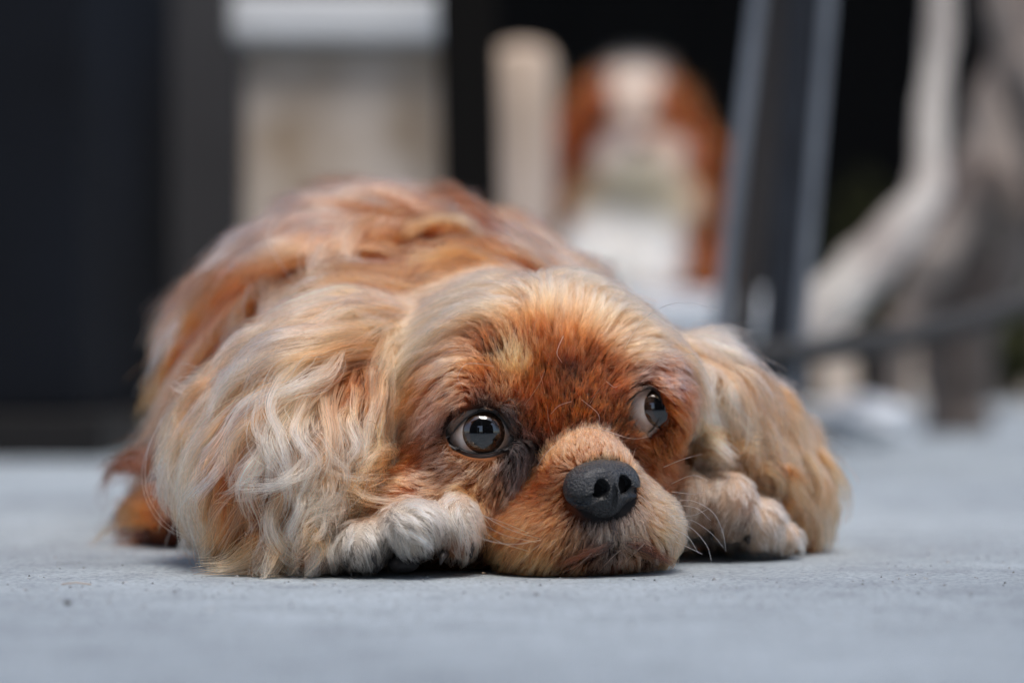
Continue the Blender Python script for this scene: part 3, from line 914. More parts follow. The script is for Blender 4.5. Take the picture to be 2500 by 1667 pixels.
hero('ear_lock', 'ear_left', [
    ([(770, 950), (700, 1000), (662, 1070), (690, 1140), (705, 1210), (690, 1270)], 14, 4.5, 130, LT, (246, 230, 212)),
    ([(800, 960), (745, 1010), (735, 1070), (770, 1120), (745, 1190), (720, 1240)], 14, 4, 110, LT, (246, 230, 212)),
    ([(955, 890), (965, 960), (955, 1040), (930, 1110), (922, 1150)], 13, 3.5, 90, TN, CR),
    ([(935, 890), (930, 960), (905, 1030), (890, 1090), (850, 1130)], 13, 3.5, 90, TN, CR),
    ([(970, 880), (985, 940), (975, 1010), (950, 1080)], 14, 3, 70, TN, PE),
    ([(840, 1040), (790, 1110), (720, 1165), (650, 1190), (588, 1193)], 16, 3, 70, TN, (238, 216, 192)),
    ([(650, 890), (530, 960), (440, 1060), (425, 1150), (470, 1230), (560, 1280), (650, 1295)], 13, 5, 120, TN, CR),
    ([(590, 960), (510, 1050), (490, 1130), (520, 1200), (590, 1245), (670, 1270)], 14, 4.5, 120, LT, CR),
    ([(560, 900), (500, 930), (445, 945), (420, 935)], 13, 4, 80, TN, PE),
    ([(690, 1270), (620, 1330), (550, 1375), (470, 1386)], 13, 5, 110, OR, LT),
    ([(720, 1290), (650, 1350), (570, 1388), (500, 1398)], 13, 4, 90, TN, PE),
    ([(690, 1180), (660, 1250), (675, 1320), (740, 1372), (830, 1352), (890, 1310), (925, 1260)], 15, 3.5, 100, CR, CR),
    ([(830, 1080), (838, 1150), (880, 1205), (950, 1222), (1010, 1205)], 16, 3.5, 100, TN, PE),
    ([(870, 1090), (890, 1150), (940, 1185), (1000, 1170)], 16, 3, 80, TN, CR),
    ([(845, 1160), (840, 1210), (838, 1240), (812, 1258)], 15, 2.2, 50, LT, (246, 230, 212)),
    ([(780, 1130), (800, 1190), (775, 1250), (760, 1310)], 15, 4, 100, TN, (238, 216, 192)),
    ([(730, 1160), (740, 1230), (715, 1300), (735, 1350)], 15, 4, 100, LT, (246, 230, 212)),
    ([(880, 980), (850, 1030), (870, 1090), (840, 1140), (850, 1180)], 15, 3.5, 90, LT, (246, 230, 212)),
    ([(820, 1250), (770, 1290), (745, 1330), (775, 1375)], 14, 3.5, 90, GY, CR),
    ([(640, 1100), (600, 1160), (560, 1200), (520, 1225)], 15, 1.6, 26, RD, CR),
    ([(850, 880), (780, 920), (720, 950), (640, 985), (590, 1040)], 14, 4, 100, PE, (236, 216, 192))], DOG, r0=.00011)
hero('ear_lock', 'ear_right', [
    ([(1650, 850), (1680, 910), (1655, 970), (1650, 1030), (1690, 1060), (1725, 1040)], 13, 4.5, 120, CR, (236, 216, 192)),
    ([(1690, 870), (1725, 930), (1710, 990), (1745, 1040), (1735, 1090)], 13, 4.5, 120, CR, (236, 216, 192)),
    ([(1660, 900), (1640, 960), (1655, 1020), (1700, 1050)], 13, 4, 100, GY, (236, 216, 192)),
    ([(1655, 1050), (1640, 1110), (1645, 1180)], 11, 2.2, 50, TN, CR), ([(1690, 1070), (1700, 1130), (1690, 1190)], 11, 2.2, 50, TN, CR),
    ([(1720, 1070), (1735, 1130), (1710, 1185)], 11, 2, 50, LT, CR), ([(1760, 1060), (1790, 1110), (1770, 1150), (1730, 1165)], 13, 2.5, 60, TN, CR),
    ([(1740, 890), (1790, 960), (1790, 1030), (1830, 1090)], 13, 5, 110, PE, CR), ([(1840, 1060), (1900, 1110), (1910, 1170), (1880, 1200)], 14, 3, 70, TN, PE)], DOG)
hero('body_lock', 'body', [
    ([(640, 690), (575, 770), (560, 860), (510, 950)], 16, 7, 100, LT, PE), ([(720, 690), (660, 770), (655, 850), (610, 900)], 17, 6, 110, PE, PP),
    ([(500, 740), (455, 830), (465, 920), (440, 980)], 15, 5, 70, TN, LT), ([(760, 560), (690, 620), (650, 700), (660, 760)], 17, 7, 110, TN, PE),
    ([(870, 560), (800, 620), (775, 690), (800, 740)], 17, 7, 110, PE, PP), ([(600, 590), (530, 660), (510, 740)], 17, 6, 100, LT, PE),
    ([(960, 640), (990, 575), (1060, 540), (1140, 545), (1190, 590)], 17, 6, 120, OR, LT), ([(1000, 600), (1080, 560), (1150, 570)], 17, 4, 80, DR, RD),
    ([(1130, 545), (1210, 545), (1270, 575), (1300, 610)], 17, 5, 100, LT, PE), ([(930, 520), (870, 560), (850, 620), (880, 680)], 17, 6, 110, TN, PE),
    ([(850, 700), (800, 760), (790, 830)], 17, 5, 90, LT, PE)], DOG, r0=.00014, r1=.00006, extra=0)
hero('tail_hair', 'body', [([(380, 1290), (310, 1270), (250, 1300), (215, 1335)], 6, 4, 30, RD, TN), ([(360, 1330), (310, 1335), (280, 1338)], 6, 4, 40, DR, RD), ([(360, 1250), (300, 1240), (270, 1235)], 6, 4, 20, RD, TN)], DOG, extra=0, loose=1)


TS, TG = (50, 40, 38), (120, 110, 110)
hero('tear_streak', 'head', [([(1246, 1082), (1272, 1090), (1285, 1120), (1272, 1180), (1245, 1240), (1215, 1300)], 3, 1.6, 30, TS, TG), ([(1262, 1072), (1296, 1085), (1302, 1130), (1285, 1190), (1260, 1250)], 3, 1.3, 30, BK, TS),
    ([(1240, 1088), (1262, 1110), (1262, 1160), (1236, 1220)], 3, 1.2, 22, BK, TG), ([(1210, 990), (1240, 1000), (1256, 1030), (1270, 1062)], 2, 1.6, 30, BK, TS)], DOG, extra=0, loose=1)

hero('lip_hair', 'muzzle', [([(1502, 1322), (1455, 1342), (1405, 1366), (1362, 1384)], 3.5, 1.5, 46, BK, DR), ([(1502, 1322), (1556, 1336), (1606, 1356), (1650, 1384)], 3.5, 1.6, 46, BK, DR), ([(1497, 1262), (1500, 1295), (1502, 1326)], 3, .7, 22, BK, BK)], DOG, extra=0, loose=1)
# ------------------------------------------------------------------ eyes
M_sclera = material('sclera', (.66, .61, .57), .12, .5, (160, 4, (.42, .27, .19), .16), None, .8)
M_iris = material('iris_brown', (.050, .022, .010), .05, .5, (600, 3, (.012, .007, .005), .3), None, 1.0)
M_pupil = material('pupil_black', (.003, .003, .0035), .03, .5, None, None, 1.0)
M_lid = material('eyelid_black', (.016, .013, .012), .5, .5, (700, 3, (.03, .025, .024), .3), (900, .5, .0006), .0)

def cap(axis_, c, r0, r1, ang0, ang1, bulge, nr, ns):
    """a slice of the eyeball round axis_, bulged like a cornea"""
    a = unit(np.asarray(axis_, float))
    b = unit(np.cross(a, [0, 0, 1.]))
    d = np.cross(a, b)
    vs, fs = [], []
    for i in range(nr + 1):
        q = ang0 + (ang1 - ang0) * i / nr
        rr = r0 + bulge * max(0, 1 - (q / ang1) ** 2) if bulge else r0
        for k in range(ns):
            h = 2 * math.pi * k / ns
            vs.append(c + rr * (a * math.cos(q) + (b * math.cos(h) + d * math.sin(h)) * math.sin(q)))
    for i in range(nr):
        for k in range(ns):
            k2 = (k + 1) % ns
            fs.append((i * ns + k, (i + 1) * ns + k, (i + 1) * ns + k2, i * ns + k2))
    return vs, fs

def resample(pts, n, closed=True):
    """smooth closed outline through the pixel points"""
    p = np.array(pts, float)
    m = len(p)
    out = []
    for t in np.linspace(0, m, n, endpoint=False):
        i = int(t)
        f = t - i
        p0, p1, p2, p3 = p[(i - 1) % m], p[i % m], p[(i + 1) % m], p[(i + 2) % m]
        out.append(.5 * (2 * p1 + (p2 - p0) * f + (2 * p0 - 5 * p1 + 4 * p2 - p3) * f * f + (3 * p1 - p0 - 3 * p2 + p3) * f ** 3))
    return np.array(out)

def on_sphere(px, c, r):
    o = np.array([0, 0, H])
    out = []
    for x, y in px:
        d = unit(P(x, y, 1.0) - o)
        oc = o - c
        b = d @ oc
        q = b * b - (oc @ oc - r * r)
        if q < 0:                                   # past the limb: closest point on the sphere
            p = o - d * b
            p = c + unit(p - c) * r
        else:
            p = o + d * (-b - math.sqrt(q))
        out.append(p)
    return np.array(out)

def make_eye(c, gaze, opening, lidpts):
    ev, ef = cap((0, -1, 0), c, RE, RE, 0.0, math.pi * .98, 0, 40, 56)
    eye = mesh_obj('eye', ev, ef, M_sclera, DOG)
    iv, fi = cap(gaze, c, RE + .00003, 0, 0.0, .61, .0011, 14, 56)
    mesh_obj('iris', iv, fi, M_iris, eye)
    pv, pf = cap(gaze, c, RE + .00008, 0, 0.0, .39, .0011 * (1 - (.39 / .61) ** 2), 10, 48)
    pv = [c + unit(v - c) * (RE + .00007 + .0011 * (1 - (math.acos(max(-1, min(1, float(unit(v - c) @ unit(np.array(gaze, float)))))) / .61) ** 2)) for v in pv]
    mesh_obj('pupil', pv, pf, M_pupil, eye)
    n = 72
    o = resample(lidpts, n)
    ce = o.mean(0)
    rows = []
    toward = unit(np.array([0, 0, H]) - c)
    sp = lambda s, r: on_sphere(ce + (o - ce) * s, c, r)
    rows = [sp(1.02, RE - .0006), sp(1.0, RE + .0001), sp(1.02, RE + .0006), sp(1.06, RE + .0010), sp(1.11, RE + .0008)]
    outer = []
    for x, y in ce + (o - ce) * 1.18:
        d = .70
        for _ in range(120):
            p = P(x, y, d)
            v = float(dog.sdf(*[np.array([q], np.float32) for q in p])[0])
            if v < 1e-4 or d > .9:
                break
            d += v * .6
        outer.append(p if d < .86 else None)
    prev = rows[-1]
    outer = np.array([prev[i] + unit(prev[i] - c) * -.001 if q is None or np.linalg.norm(q - prev[i]) > .007 else q + unit(np.array([0, 0, H]) - q) * .0001 for i, q in enumerate(outer)])
    rows.append((rows[-1] * .5 + outer * .5) + unit(rows[-1] - c) * .0003)
    rows.append(outer)
    rows.append(outer + unit(outer - c) * -.0015)
    vs = np.concatenate(rows)
    fs = [(i * n + k, i * n + (k + 1) % n, (i + 1) * n + (k + 1) % n, (i + 1) * n + k) for i in range(len(rows) - 1) for k in range(n)]
    lid = mesh_obj('eyelid', vs, fs, M_lid, eye)
    s = lid.modifiers.new('smooth', 'SUBSURF')
    s.levels = s.render_levels = 1
    return eye

LID_L = [(1097, 1075), (1113, 1050), (1132, 1028), (1156, 1010), (1186, 1002), (1212, 1011), (1230, 1032), (1243, 1058), (1256, 1076), (1240, 1090), (1218, 1100), (1182, 1108), (1146, 1105), (1118, 1093)]
LID_R = [(1534, 998), (1544, 978), (1556, 962), (1572, 952), (1590, 951), (1603, 961), (1611, 984), (1610, 1008), (1603, 1030), (1590, 1048), (1570, 1057), (1555, 1040), (1542, 1018)]
def gaze_at(c, px, py):
    """direction whose iris centre shows at pixel px, py"""
    p = on_sphere([(px, py)], c, RE)[0]
    return unit(p - c)
LID_L = [(1174 + (x - 1174) * .99, 1056 + (y - 1056) * .95) for x, y in LID_L]
LID_R = [(1574 + (x - 1574) * 1.0, 1004 + (y - 1004) * .99) for x, y in LID_R]
make_eye(EYE_L, gaze_at(EYE_L, 1183, 1055), AL_L, LID_L)
make_eye(EYE_R, gaze_at(EYE_R, 1624, 994), AL_R, LID_R)

# ------------------------------------------------------------------ nose
yaw = math.radians(12)
nf = unit(hf * math.cos(yaw) + hr * math.sin(yaw))
nr_ = unit(hr - nf * (hr @ nf))
nu = unit(np.cross(nr_, nf))
nu = nu if nu[2] > 0 else -nu
NR = np.stack([nr_, nf, nu])
NC = P(1473, 1189, .776)
def NL(a, b, c):
    return NC + nr_ * a / 1000 + nf * b / 1000 + nu * c / 1000
nose = Solid()
nose.group('pad', [ellipsoid(NL(0, -2, 2.2), (.0118, .0080, .0072), NR), ellipsoid(NL(-7.2, -.6, -.2), (.0060, .0066, .0060), NR), ellipsoid(NL(7.2, -.6, -.2), (.0060, .0066, .0060), NR),
                   ellipsoid(NL(0, -1.2, -4.6), (.0070, .0060, .0062), NR), ellipsoid(NL(0, 1.4, -.5), (.0040, .0055, .0058), NR)], .003, .002)
def neg(f):
    return lambda X, Y, Z: -f(X, Y, Z)
def tube_carve(pts, rad):
    fs = chain(pts, rad)
    def f(X, Y, Z):
        d = fs[0](X, Y, Z)
        for q in fs[1:]:
            d = smin(d, q(X, Y, Z), .0006)
        return -d
    return f
for sgn in (-1, 1):
    nose.carves += [tube_carve([NL(sgn * 4.2, 8, .2), NL(sgn * 4.5, 3.5, .2), NL(sgn * 4.8, 1.2, .2)], [.0027, .0027, .0018]),
                    tube_carve([NL(sgn * 4.0, 7, 1.8), NL(sgn * 4.4, 4.0, 1.5)], [.0019, .0016]),
                    tube_carve([NL(sgn * 4.6, 6.5, -1.6), NL(sgn * 7.0, 6.0, -2.9), NL(sgn * 9.6, 4.6, -3.2), NL(sgn * 11.8, 2.0, -2.6), NL(sgn * 13.6, -2.5, -1.6)], [.0025, .0019, .0016, .0013, .0010])]
nose.carves += [tube_carve([NL(0, 7.4, 1.6), NL(0, 6.9, -1), NL(0, 5.6, -5), NL(0, 4.6, -8), NL(0, 3.2, -11.5)], [.0004, .0009, .0010, .0010, .0010])]
lo, hi = NC - .0165, NC + .0165
NV, NF = surface_nets(axis((lo[0], hi[0], .00038)), axis((lo[1], hi[1], .00038)), axis((lo[2], hi[2], .00038)), nose.sdf)
M_nose = material('nose_leather', (.013, .013, .0145), .27, .55, (900, 3, (.020, .020, .022), .3), (1300, 1.0, .0011), .06)
_nn = M_nose.node_tree
_b = _nn.nodes['Principled BSDF']
_t = _nn.nodes.new('ShaderNodeTexNoise')                 # wet and dry patches
_t.inputs['Scale'].default_value = 170
_t.inputs['Detail'].default_value = 4
_r = _nn.nodes.new('ShaderNodeMapRange')
_r.inputs['From Min'].default_value = .38
_r.inputs['From Max'].default_value = .62
_r.inputs['To Min'].default_value = .16
_r.inputs['To Max'].default_value = .46
_nn.links.new(_nn.nodes['Texture Coordinate'].outputs['Object'], _t.inputs['Vector'])
_nn.links.new(_t.outputs['Fac'], _r.inputs['Value'])
_nn.links.new(_r.outputs['Result'], _b.inputs['Roughness'])
solid_mesh('nose', NV, NF, M_nose, DOG)

# ------------------------------------------------------------------ pads and whiskers
M_pad = material('paw_pad_skin', (.022, .019, .019), .7, .3, (500, 3, (.04, .035, .034), .3), (800, .6, .0008))
def ball(c, r, n=20):
    c, r = np.asarray(c), np.asarray(r)
    vs, fs = [], []
    for i in range(n + 1):
        a = math.pi * i / n
        for k in range(2 * n):
            b = math.pi * k / n
            vs.append(c + r * np.array([math.sin(a) * math.cos(b), math.sin(a) * math.sin(b), math.cos(a)]))
    for i in range(n):
        for k in range(2 * n):
            k2 = (k + 1) % (2 * n)
            fs.append((i * 2 * n + k, (i + 1) * 2 * n + k, (i + 1) * 2 * n + k2, i * 2 * n + k2))
    return vs, fs
for c, r in ((P(985, 1375, .779), (.0052, .0055, .0030)), (P(905, 1378, .776), (.0042, .005, .0028)), (P(1815, 1322, .872), (.006, .006, .0035))):
    mesh_obj('paw_pad', *ball(c, r), M_pad, DOG)

M_claw = material('claw_horn', (.025, .020, .018), .45, .4)
for c, tip in ((P(905, 1352, .771), P(918, 1378, .768)), (P(838, 1362, .776), P(848, 1386, .772)), (P(1085, 1352, .776), P(1075, 1378, .772)), (P(1150, 1330, .781), P(1150, 1362, .777)), (P(1733, 1292, .838), P(1738, 1318, .834)), (P(1822, 1312, .840), P(1828, 1330, .836))):
    t = np.linspace(0, 1, 6)[:, None]
    MB().tube(c * (1 - t) + tip * t + np.array([0, -.0012, .0008]) * np.sin(t * math.pi), [.0016, .0015, .0013, .0010, .0007, .0003], 10).build('claw', M_claw, DOG, True)

def whiskers(name, strokes, r0=.00009, r1=.00004, n=18):
    """strokes: (pixel points with depths) -> one smooth long hair each"""
    Q, C = [], []
    for pts, colr in strokes:
        pp = np.array([P(*q) for q in pts])
        t = np.linspace(0, len(pp) - 1, n)
        out = []
        for tt in t:
            i = min(int(tt), len(pp) - 2)
            f = tt - i
            p1, p2 = pp[i], pp[i + 1]
            p0 = pp[i - 1] if i else p1 * 2 - p2
            p3 = pp[i + 2] if i + 2 < len(pp) else p2 * 2 - p1
            out.append(.5 * (2 * p1 + (p2 - p0) * f + (2 * p0 - 5 * p1 + 4 * p2 - p3) * f * f + (3 * p1 - p0 - 3 * p2 + p3) * f ** 3))
        Q.append(out)
        C.append(np.tile(lin(colr), (n, 1)))
    Q = np.array(Q)
    t = np.linspace(0, 1, n)[None]
    return hair_object(name, Q, np.tile(r0 + (r1 - r0) * t ** 1.5, (len(Q), 1)), np.array(C), HAIRM, DOG)
WK = (238, 228, 220)
wl = [([(1320, 1315, .772), (1240, 1290, .765), (1150, 1240, .765), (1100, 1215, .768)], WK),
      ([(1310, 1323, .771), (1230, 1305, .763), (1160, 1268, .762), (1118, 1240, .765)], WK),
      ([(1290, 1345, .771), (1215, 1320, .763), (1165, 1280, .76)], WK),
      ([(1320, 1318, .771), (1250, 1328, .762), (1180, 1315, .758), (1148, 1290, .758), (1145, 1270, .758)], WK),
      ([(1290, 1300, .773), (1220, 1272, .766), (1170, 1255, .765)], WK),
      ([(1640, 1180, .785), (1690, 1160, .782), (1730, 1172, .78)], WK), ([(1640, 1225, .785), (1690, 1222, .78), (1740, 1250, .775), (1765, 1300, .772), (1772, 1345, .77)], WK),
      ([(1650, 1232, .785), (1700, 1240, .78), (1735, 1270, .778)], WK), ([(1650, 1268, .785), (1690, 1270, .78), (1735, 1300, .775), (1768, 1338, .77)], WK),
      ([(1650, 1272, .785), (1690, 1290, .78), (1725, 1330, .775), (1737, 1368, .77)], WK), ([(1650, 1322, .785), (1690, 1340, .78), (1715, 1352, .778)], WK),
      ([(1620, 1140, .788), (1670, 1120, .785), (1715, 1108, .782)], WK), ([(1640, 1258, .786), (1690, 1258, .782), (1728, 1242, .778)], WK),
      ([(1640, 1200, .786), (1700, 1205, .782), (1745, 1190, .778)], WK), ([(1645, 1290, .786), (1680, 1310, .782), (1705, 1350, .778)], WK)]
br = [([(1525, 850, .80), (1555, 800, .792), (1590, 765, .785), (1640, 742, .78), (1690, 740, .775), (1755, 758, .77)], WK),
      ([(1555, 915, .80), (1600, 885, .79), (1650, 870, .785), (1700, 862, .78)], WK), ([(1545, 930, .80), (1600, 918, .79), (1640, 920, .785)], WK),
      ([(1205, 895, .79), (1170, 888, .782), (1135, 890, .778), (1118, 920, .776), (1130, 950, .776)], WK),
      ([(1215, 860, .79), (1208, 835, .782), (1205, 822, .78)], WK), ([(1440, 985, .785), (1462, 950, .78), (1475, 935, .776)], WK), ([(1420, 975, .785), (1460, 1010, .778), (1462, 1040, .776)], WK),
      ([(1395, 980, .785), (1365, 990, .78), (1345, 1010, .778)], WK), ([(1330, 960, .785), (1325, 935, .78), (1318, 910, .778)], WK), ([(1350, 1060, .783), (1340, 1030, .779), (1336, 990, .777)], WK),
      ([(1480, 930, .787), (1500, 945, .782), (1515, 938, .78)], WK), ([(1420, 1040, .782), (1470, 1048, .777), (1540, 1070, .773), (1590, 1065, .77)], WK), ([(1375, 820, .792), (1360, 860, .786), (1372, 885, .784)], WK),
      ([(1280, 990, .785), (1315, 940, .778), (1330, 905, .775)], WK), ([(1355, 1085, .778), (1330, 1110, .774), (1310, 1140, .772)], WK)]
ck = [([(1260 + dx, 1385 + dy, .775), (1280 + dx + 8, 1355 + dy, .768), (1310 + dx + 5, 1330 + dy, .766)][::-1], PE) for dx, dy in ((0, 0), (60, 10), (130, 20), (200, 12), (260, -5))]
whiskers('whisker', wl)
whiskers('brow_hair', br, .000075, .00003)
whiskers('chin_hair', ck, .00008, .00003)
# ------------------------------------------------------------------ the second dog, sitting on the white platform
D2 = 4.0
def Q(x, y, dd=0.0):
    return P(x, y, D2 + dd)
sit = Solid()
def pr(px):
    return px / FPX * D2                                  # pixels to metres at that distance
sit.group('head', [ellipsoid(Q(1545, 285), (pr(120), .07, pr(112))), ellipsoid(Q(1560, 385, -.06), (pr(72), .05, pr(60))), ellipsoid(Q(1520, 400, -.05), (pr(50), .045, pr(45))), ellipsoid(Q(1612, 395, -.05), (pr(50), .045, pr(45)))], .03, .03)
sit.group('ears', [*chain([Q(1450, 260, .0), Q(1400, 370, .0), Q(1385, 480, .0)], [pr(45), pr(58), pr(48)]), *chain([Q(1640, 270, .02), Q(1685, 380, .02), Q(1695, 480, .02)], [pr(40), pr(50), pr(45)])], .02, .02)
sit.group('body', [ellipsoid(Q(1560, 500, .03), (pr(160), .09, pr(110))), ellipsoid(Q(1560, 610, .08), (pr(165), .11, pr(120))), ellipsoid(Q(1500, 640, -.02), (pr(120), .09, pr(90))),
                   cone(Q(1490, 560, -.05), Q(1470, 700, -.07), pr(45), pr(34)), cone(Q(1580, 560, -.05), Q(1590, 705, -.07), pr(45), pr(34)), ellipsoid(Q(1680, 650, .08), (pr(60), .10, pr(80)))], .04, .03)
sit.carves.append(lambda X, Y, Z: (H + (YH - 722) / FPX * D2) - Z)
x0, x1 = Q(1250, 0)[0], Q(1800, 0)[0]
z0, z1 = Q(0, 730)[2], Q(0, 120)[2]
V2, F2 = surface_nets(axis((x0, x1, .006)), axis((D2 - .2, D2 + .3, .008)), axis((z0, z1, .006)), sit.sdf)
V2 = V2.astype(float)
N2 = sit.grad(V2, .002)
dog2 = empty('dog', (float(Q(1540, 0)[0]), D2 + .05, float(H + (YH - 722) / FPX * D2)), 'chestnut and white spaniel sitting upright on a white platform, out of focus', 'dog')
def coat2(p):
    x, y = px_of(p)
    n = len(p)
    c = np.tile(lin((116, 50, 11)), (n, 1))
    def put(m, rgb):
        c[m] = lin(rgb)
    def el(cx, cy, rx, ry):
        return ((x - cx) / rx) ** 2 + ((y - cy) / ry) ** 2 < 1
    put(el(1548, 215, 55, 90), (222, 198, 178))           # blaze
    put(el(1570, 385, 88, 80), (192, 164, 146))
    put(el(1520, 370, 70, 70), (178, 160, 152))
    put(el(1545, 475, 165, 100) & (p[:, 1] < D2 + .06), (228, 206, 170))
    put(el(1510, 610, 170, 110) & (p[:, 1] < D2 + .06), (246, 238, 226))
    return c
C2 = coat2(V2)
solid_mesh('body', V2, F2, skin_material('dog_skin_white'), dog2, C2 * .8)
nh = int(26000 * HAIR)
r2 = sample_surface(V2, F2, np.where(N2[:, 1] > .5, .3, 1.), nh)
n2 = sit.grad(r2, .002)
d2 = unit(np.array([0, 0, -1.]) - n2 * (-n2[:, 2:3]) + rng.normal(0, .25, (nh, 3)))
l2 = rng.uniform(.018, .04, (nh, 1))
t2 = np.linspace(0, 1, 5)[None, :, None]
q2 = r2[:, None] + (d2 * l2)[:, None] * t2 + (n2 * l2 * .35)[:, None] * np.sin(t2 * 2.4)
q2[..., 2] = np.maximum(q2[..., 2], z0 + .004)
hair_object('coat', q2, np.tile(np.array([.0005, .0005, .0004, .0003, .0001]), (nh, 1)), np.repeat((coat2(r2) * np.exp(rng.normal(0, .15, (nh, 1)))).clip(.004, .92)[:, None], 5, 1), HAIRM, dog2)
mesh_obj('nose', *ball(Q(1562, 352, -.112), (pr(24), .012, pr(17)), 10), M_nose, dog2)
for ex in (1500, 1598):
    mesh_obj('eye', *ball(Q(ex, 300, -.062), (pr(16), .012, pr(16)), 10), M_iris, dog2)

# ------------------------------------------------------------------ things behind the dogs
def at(px, d, y=None):
    return (px - 1250) / FPX * d if y is None else H + (YH - y) / FPX * d

# white platform under the second dog
pl = empty('platform', (at(1600, 4.1), 4.1, 0), 'low white platform under the sitting spaniel', 'platform')
zt = float(H + (YH - 722) / FPX * D2) - .002
MB().box(at(1240, 4), at(1895, 4), 3.84, 4.42, zt - .045, zt).build('platform_top', M_white, pl, bevel=.006)
MB().box(at(1270, 4), at(1880, 4), 3.88, 4.38, .0, zt - .045).build('base', M_white, pl, bevel=.004)

# stone block with a white slab
DB = 2.25
st = empty('stone_seat', (at(840, DB), DB + .1, 0), 'beige stone block seat with a white slab top behind the lying dog', 'stone seat')
MB().box(at(562, DB), at(1085, DB), DB - .012, DB + .27, at(0, DB, 104), at(0, DB, -10)).build('slab', M_white, st, bevel=.007)
MB().box(at(588, DB), at(1098, DB), DB + .012, DB + .25, 0, at(0, DB, 104) - .001).build('block', M_stone, st, bevel=.008)

# dark leg beside it, log post
lg = empty('table', (at(1145, 2.0), 2.0, 0), 'black metal table whose leg stands beside the stone seat', 'table')
MB().beam((at(1165, 2.0, None), 2.0, -.0), (at(1130, 2.0), 2.0, .52), .048, .040).build('leg', M_black, lg, bevel=.003)
MB().beam((at(1930, 2.28), 2.28, 0), (at(1930, 2.28), 2.28, .52), .030, .030).build('leg', M_black, lg, bevel=.003)
MB().box(at(1110, 2.0), at(1780, 2.0), 1.96, 2.3, .52, .545).build('tabletop', M_black, lg, bevel=.004)

lp = empty('log_post', (at(1270, 3.1), 3.1, 0), 'pale peeled log post with a rounded top beside the sitting spaniel', 'post')
zt2 = at(0, 3.1, 112)
MB().tube([(at(1262, 3.1), 3.1, 0), (at(1266, 3.1), 3.1, zt2 * .4), (at(1272, 3.1), 3.1, zt2 * .8), (at(1275, 3.1), 3.1, zt2 - .02), (at(1275, 3.1), 3.1, zt2 - .006), (at(1275, 3.1), 3.1, zt2)],
          [.048, .045, .043, .041, .034, .018], 28).build('trunk', M_log, lp, True)

# left: navy cabinet on a black plinth, dark boards, grey wall
cb = empty('cabinet', (-.45, 2.05, 0), 'navy blue cabinet with a black plinth at the edge of the dark wall', 'cabinet')
MB().box(-.75, at(192, 1.88), 1.88, 2.4, .036, 1.1).build('door', M_navy, cb, bevel=.004)
MB().box(-.75, at(265, 1.88), 1.855, 2.42, 0, .035).build('plinth', M_plinth, cb, bevel=.003)

wl_ = empty('board_wall', (-.7, 2.9, 0), 'dark wooden board partition between the navy cabinet and the stone seat', 'partition')
bw = .158
for i in range(7):
    xr = at(590, 2.9) - i * bw
    o = MB().box(xr - bw + .004, xr, 2.9 + (.003 if i % 2 else 0), 2.925, 0, 1.3).build('board', M_greywall if i < 2 else M_dark, wl_, bevel=.002)

# back wall with its shade in the colour, unseen roof added to darken it
bk = empty('back_wall_boards', (0, 6.6, 0), 'timber back wall coloured black for the deep shade behind the furniture', 'wall')
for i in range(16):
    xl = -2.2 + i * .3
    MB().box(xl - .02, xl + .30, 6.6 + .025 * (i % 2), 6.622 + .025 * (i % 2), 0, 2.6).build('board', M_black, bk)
rf = empty('shade_roof', (0, 4.9, 2.5), 'unseen dark roof added to shade the back wall', 'shade_roof')
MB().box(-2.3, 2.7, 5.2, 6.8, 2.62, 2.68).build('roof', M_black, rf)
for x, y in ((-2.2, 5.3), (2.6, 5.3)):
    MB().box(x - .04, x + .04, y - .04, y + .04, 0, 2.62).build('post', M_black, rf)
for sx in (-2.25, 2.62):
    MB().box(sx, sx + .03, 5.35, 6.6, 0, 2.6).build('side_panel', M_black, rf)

# the steel chair on the right: two legs seen, sky-lit edges as paler beams, seat above the frame
DC = 1.62
ch = empty('chair', (at(1850, DC), DC + .2, 0), 'dark steel chair with slanting square legs and the rope tied to it', 'chair')
def leg(x0, x1, wpx, d, mat, name='leg'):
    """from the top at column x0 (row 0) to the floor at x1"""
    zt = at(0, d, 0)
    k = .5 / zt
    xa, xb = at(x1, d), at(x0, d)
    return MB().beam((xa, d, 0), (xa + (xb - xa) * k, d + .0, .5), at(1250 + wpx, d), at(1250 + wpx, d)).build(name, mat, ch, bevel=.002)
leg(1850, 1712, 36, DC, M_lit_edge)  # lit edge of the first leg as its own pale beam
leg(1902, 1772, 62, DC + .12, M_brown)
leg(1962, 1880, 82, DC, M_steel)
leg(2022, 1925, 30, DC - .01, M_lit_edge)  # highlight along the second leg as its own pale beam
MB().box(at(1560, DC), at(2080, DC), DC - .03, DC + .40, .5, .525).build('seat', M_steel, ch, bevel=.004)

# rope slung from the chair leg, rising to the right
rp = MB()
t = np.linspace(0, 1, 40)
xs = 1835 + t * 900
ys = 862 - 20 * t - 165 * t ** 1.6 + 10 * np.sin(t * 5)
rp.tube([P(x, y, 1.58 + .25 * q) for x, y, q in zip(xs, ys, t)], .0085, 10)
rp.build('rope', M_rope, None, True)
tag(bpy.data.objects['rope'], 'dark rope slung from the steel chair leg across the pale trunk', 'rope')
wr = MB()
for k in range(3):
    a = np.linspace(0, 6.3, 40)
    wr.tube([P(1850 + (38 + 12 * k) * math.cos(q + k) - 10 * k, 900 + (34 - 5 * k) * math.sin(q + k), 1.56 + .012 * math.sin(q * 2 + k)) for q in a], .0012, 6, cap=False)
o = wr.build('wire_coil', M_rope, None, True)
tag(o, 'loose coil of thin wire at the foot of the steel chair', 'wire')

rpost = MB().tube([P(2735, 915, 1.83) * [1, 1, 0], P(2735, 915, 1.83) * [1, 1, 0] + [0, 0, .75]], .02, 14).build('steel_post', M_black, None, True)
tag(rpost, 'thin black post that holds the far end of the slung rope', 'post')

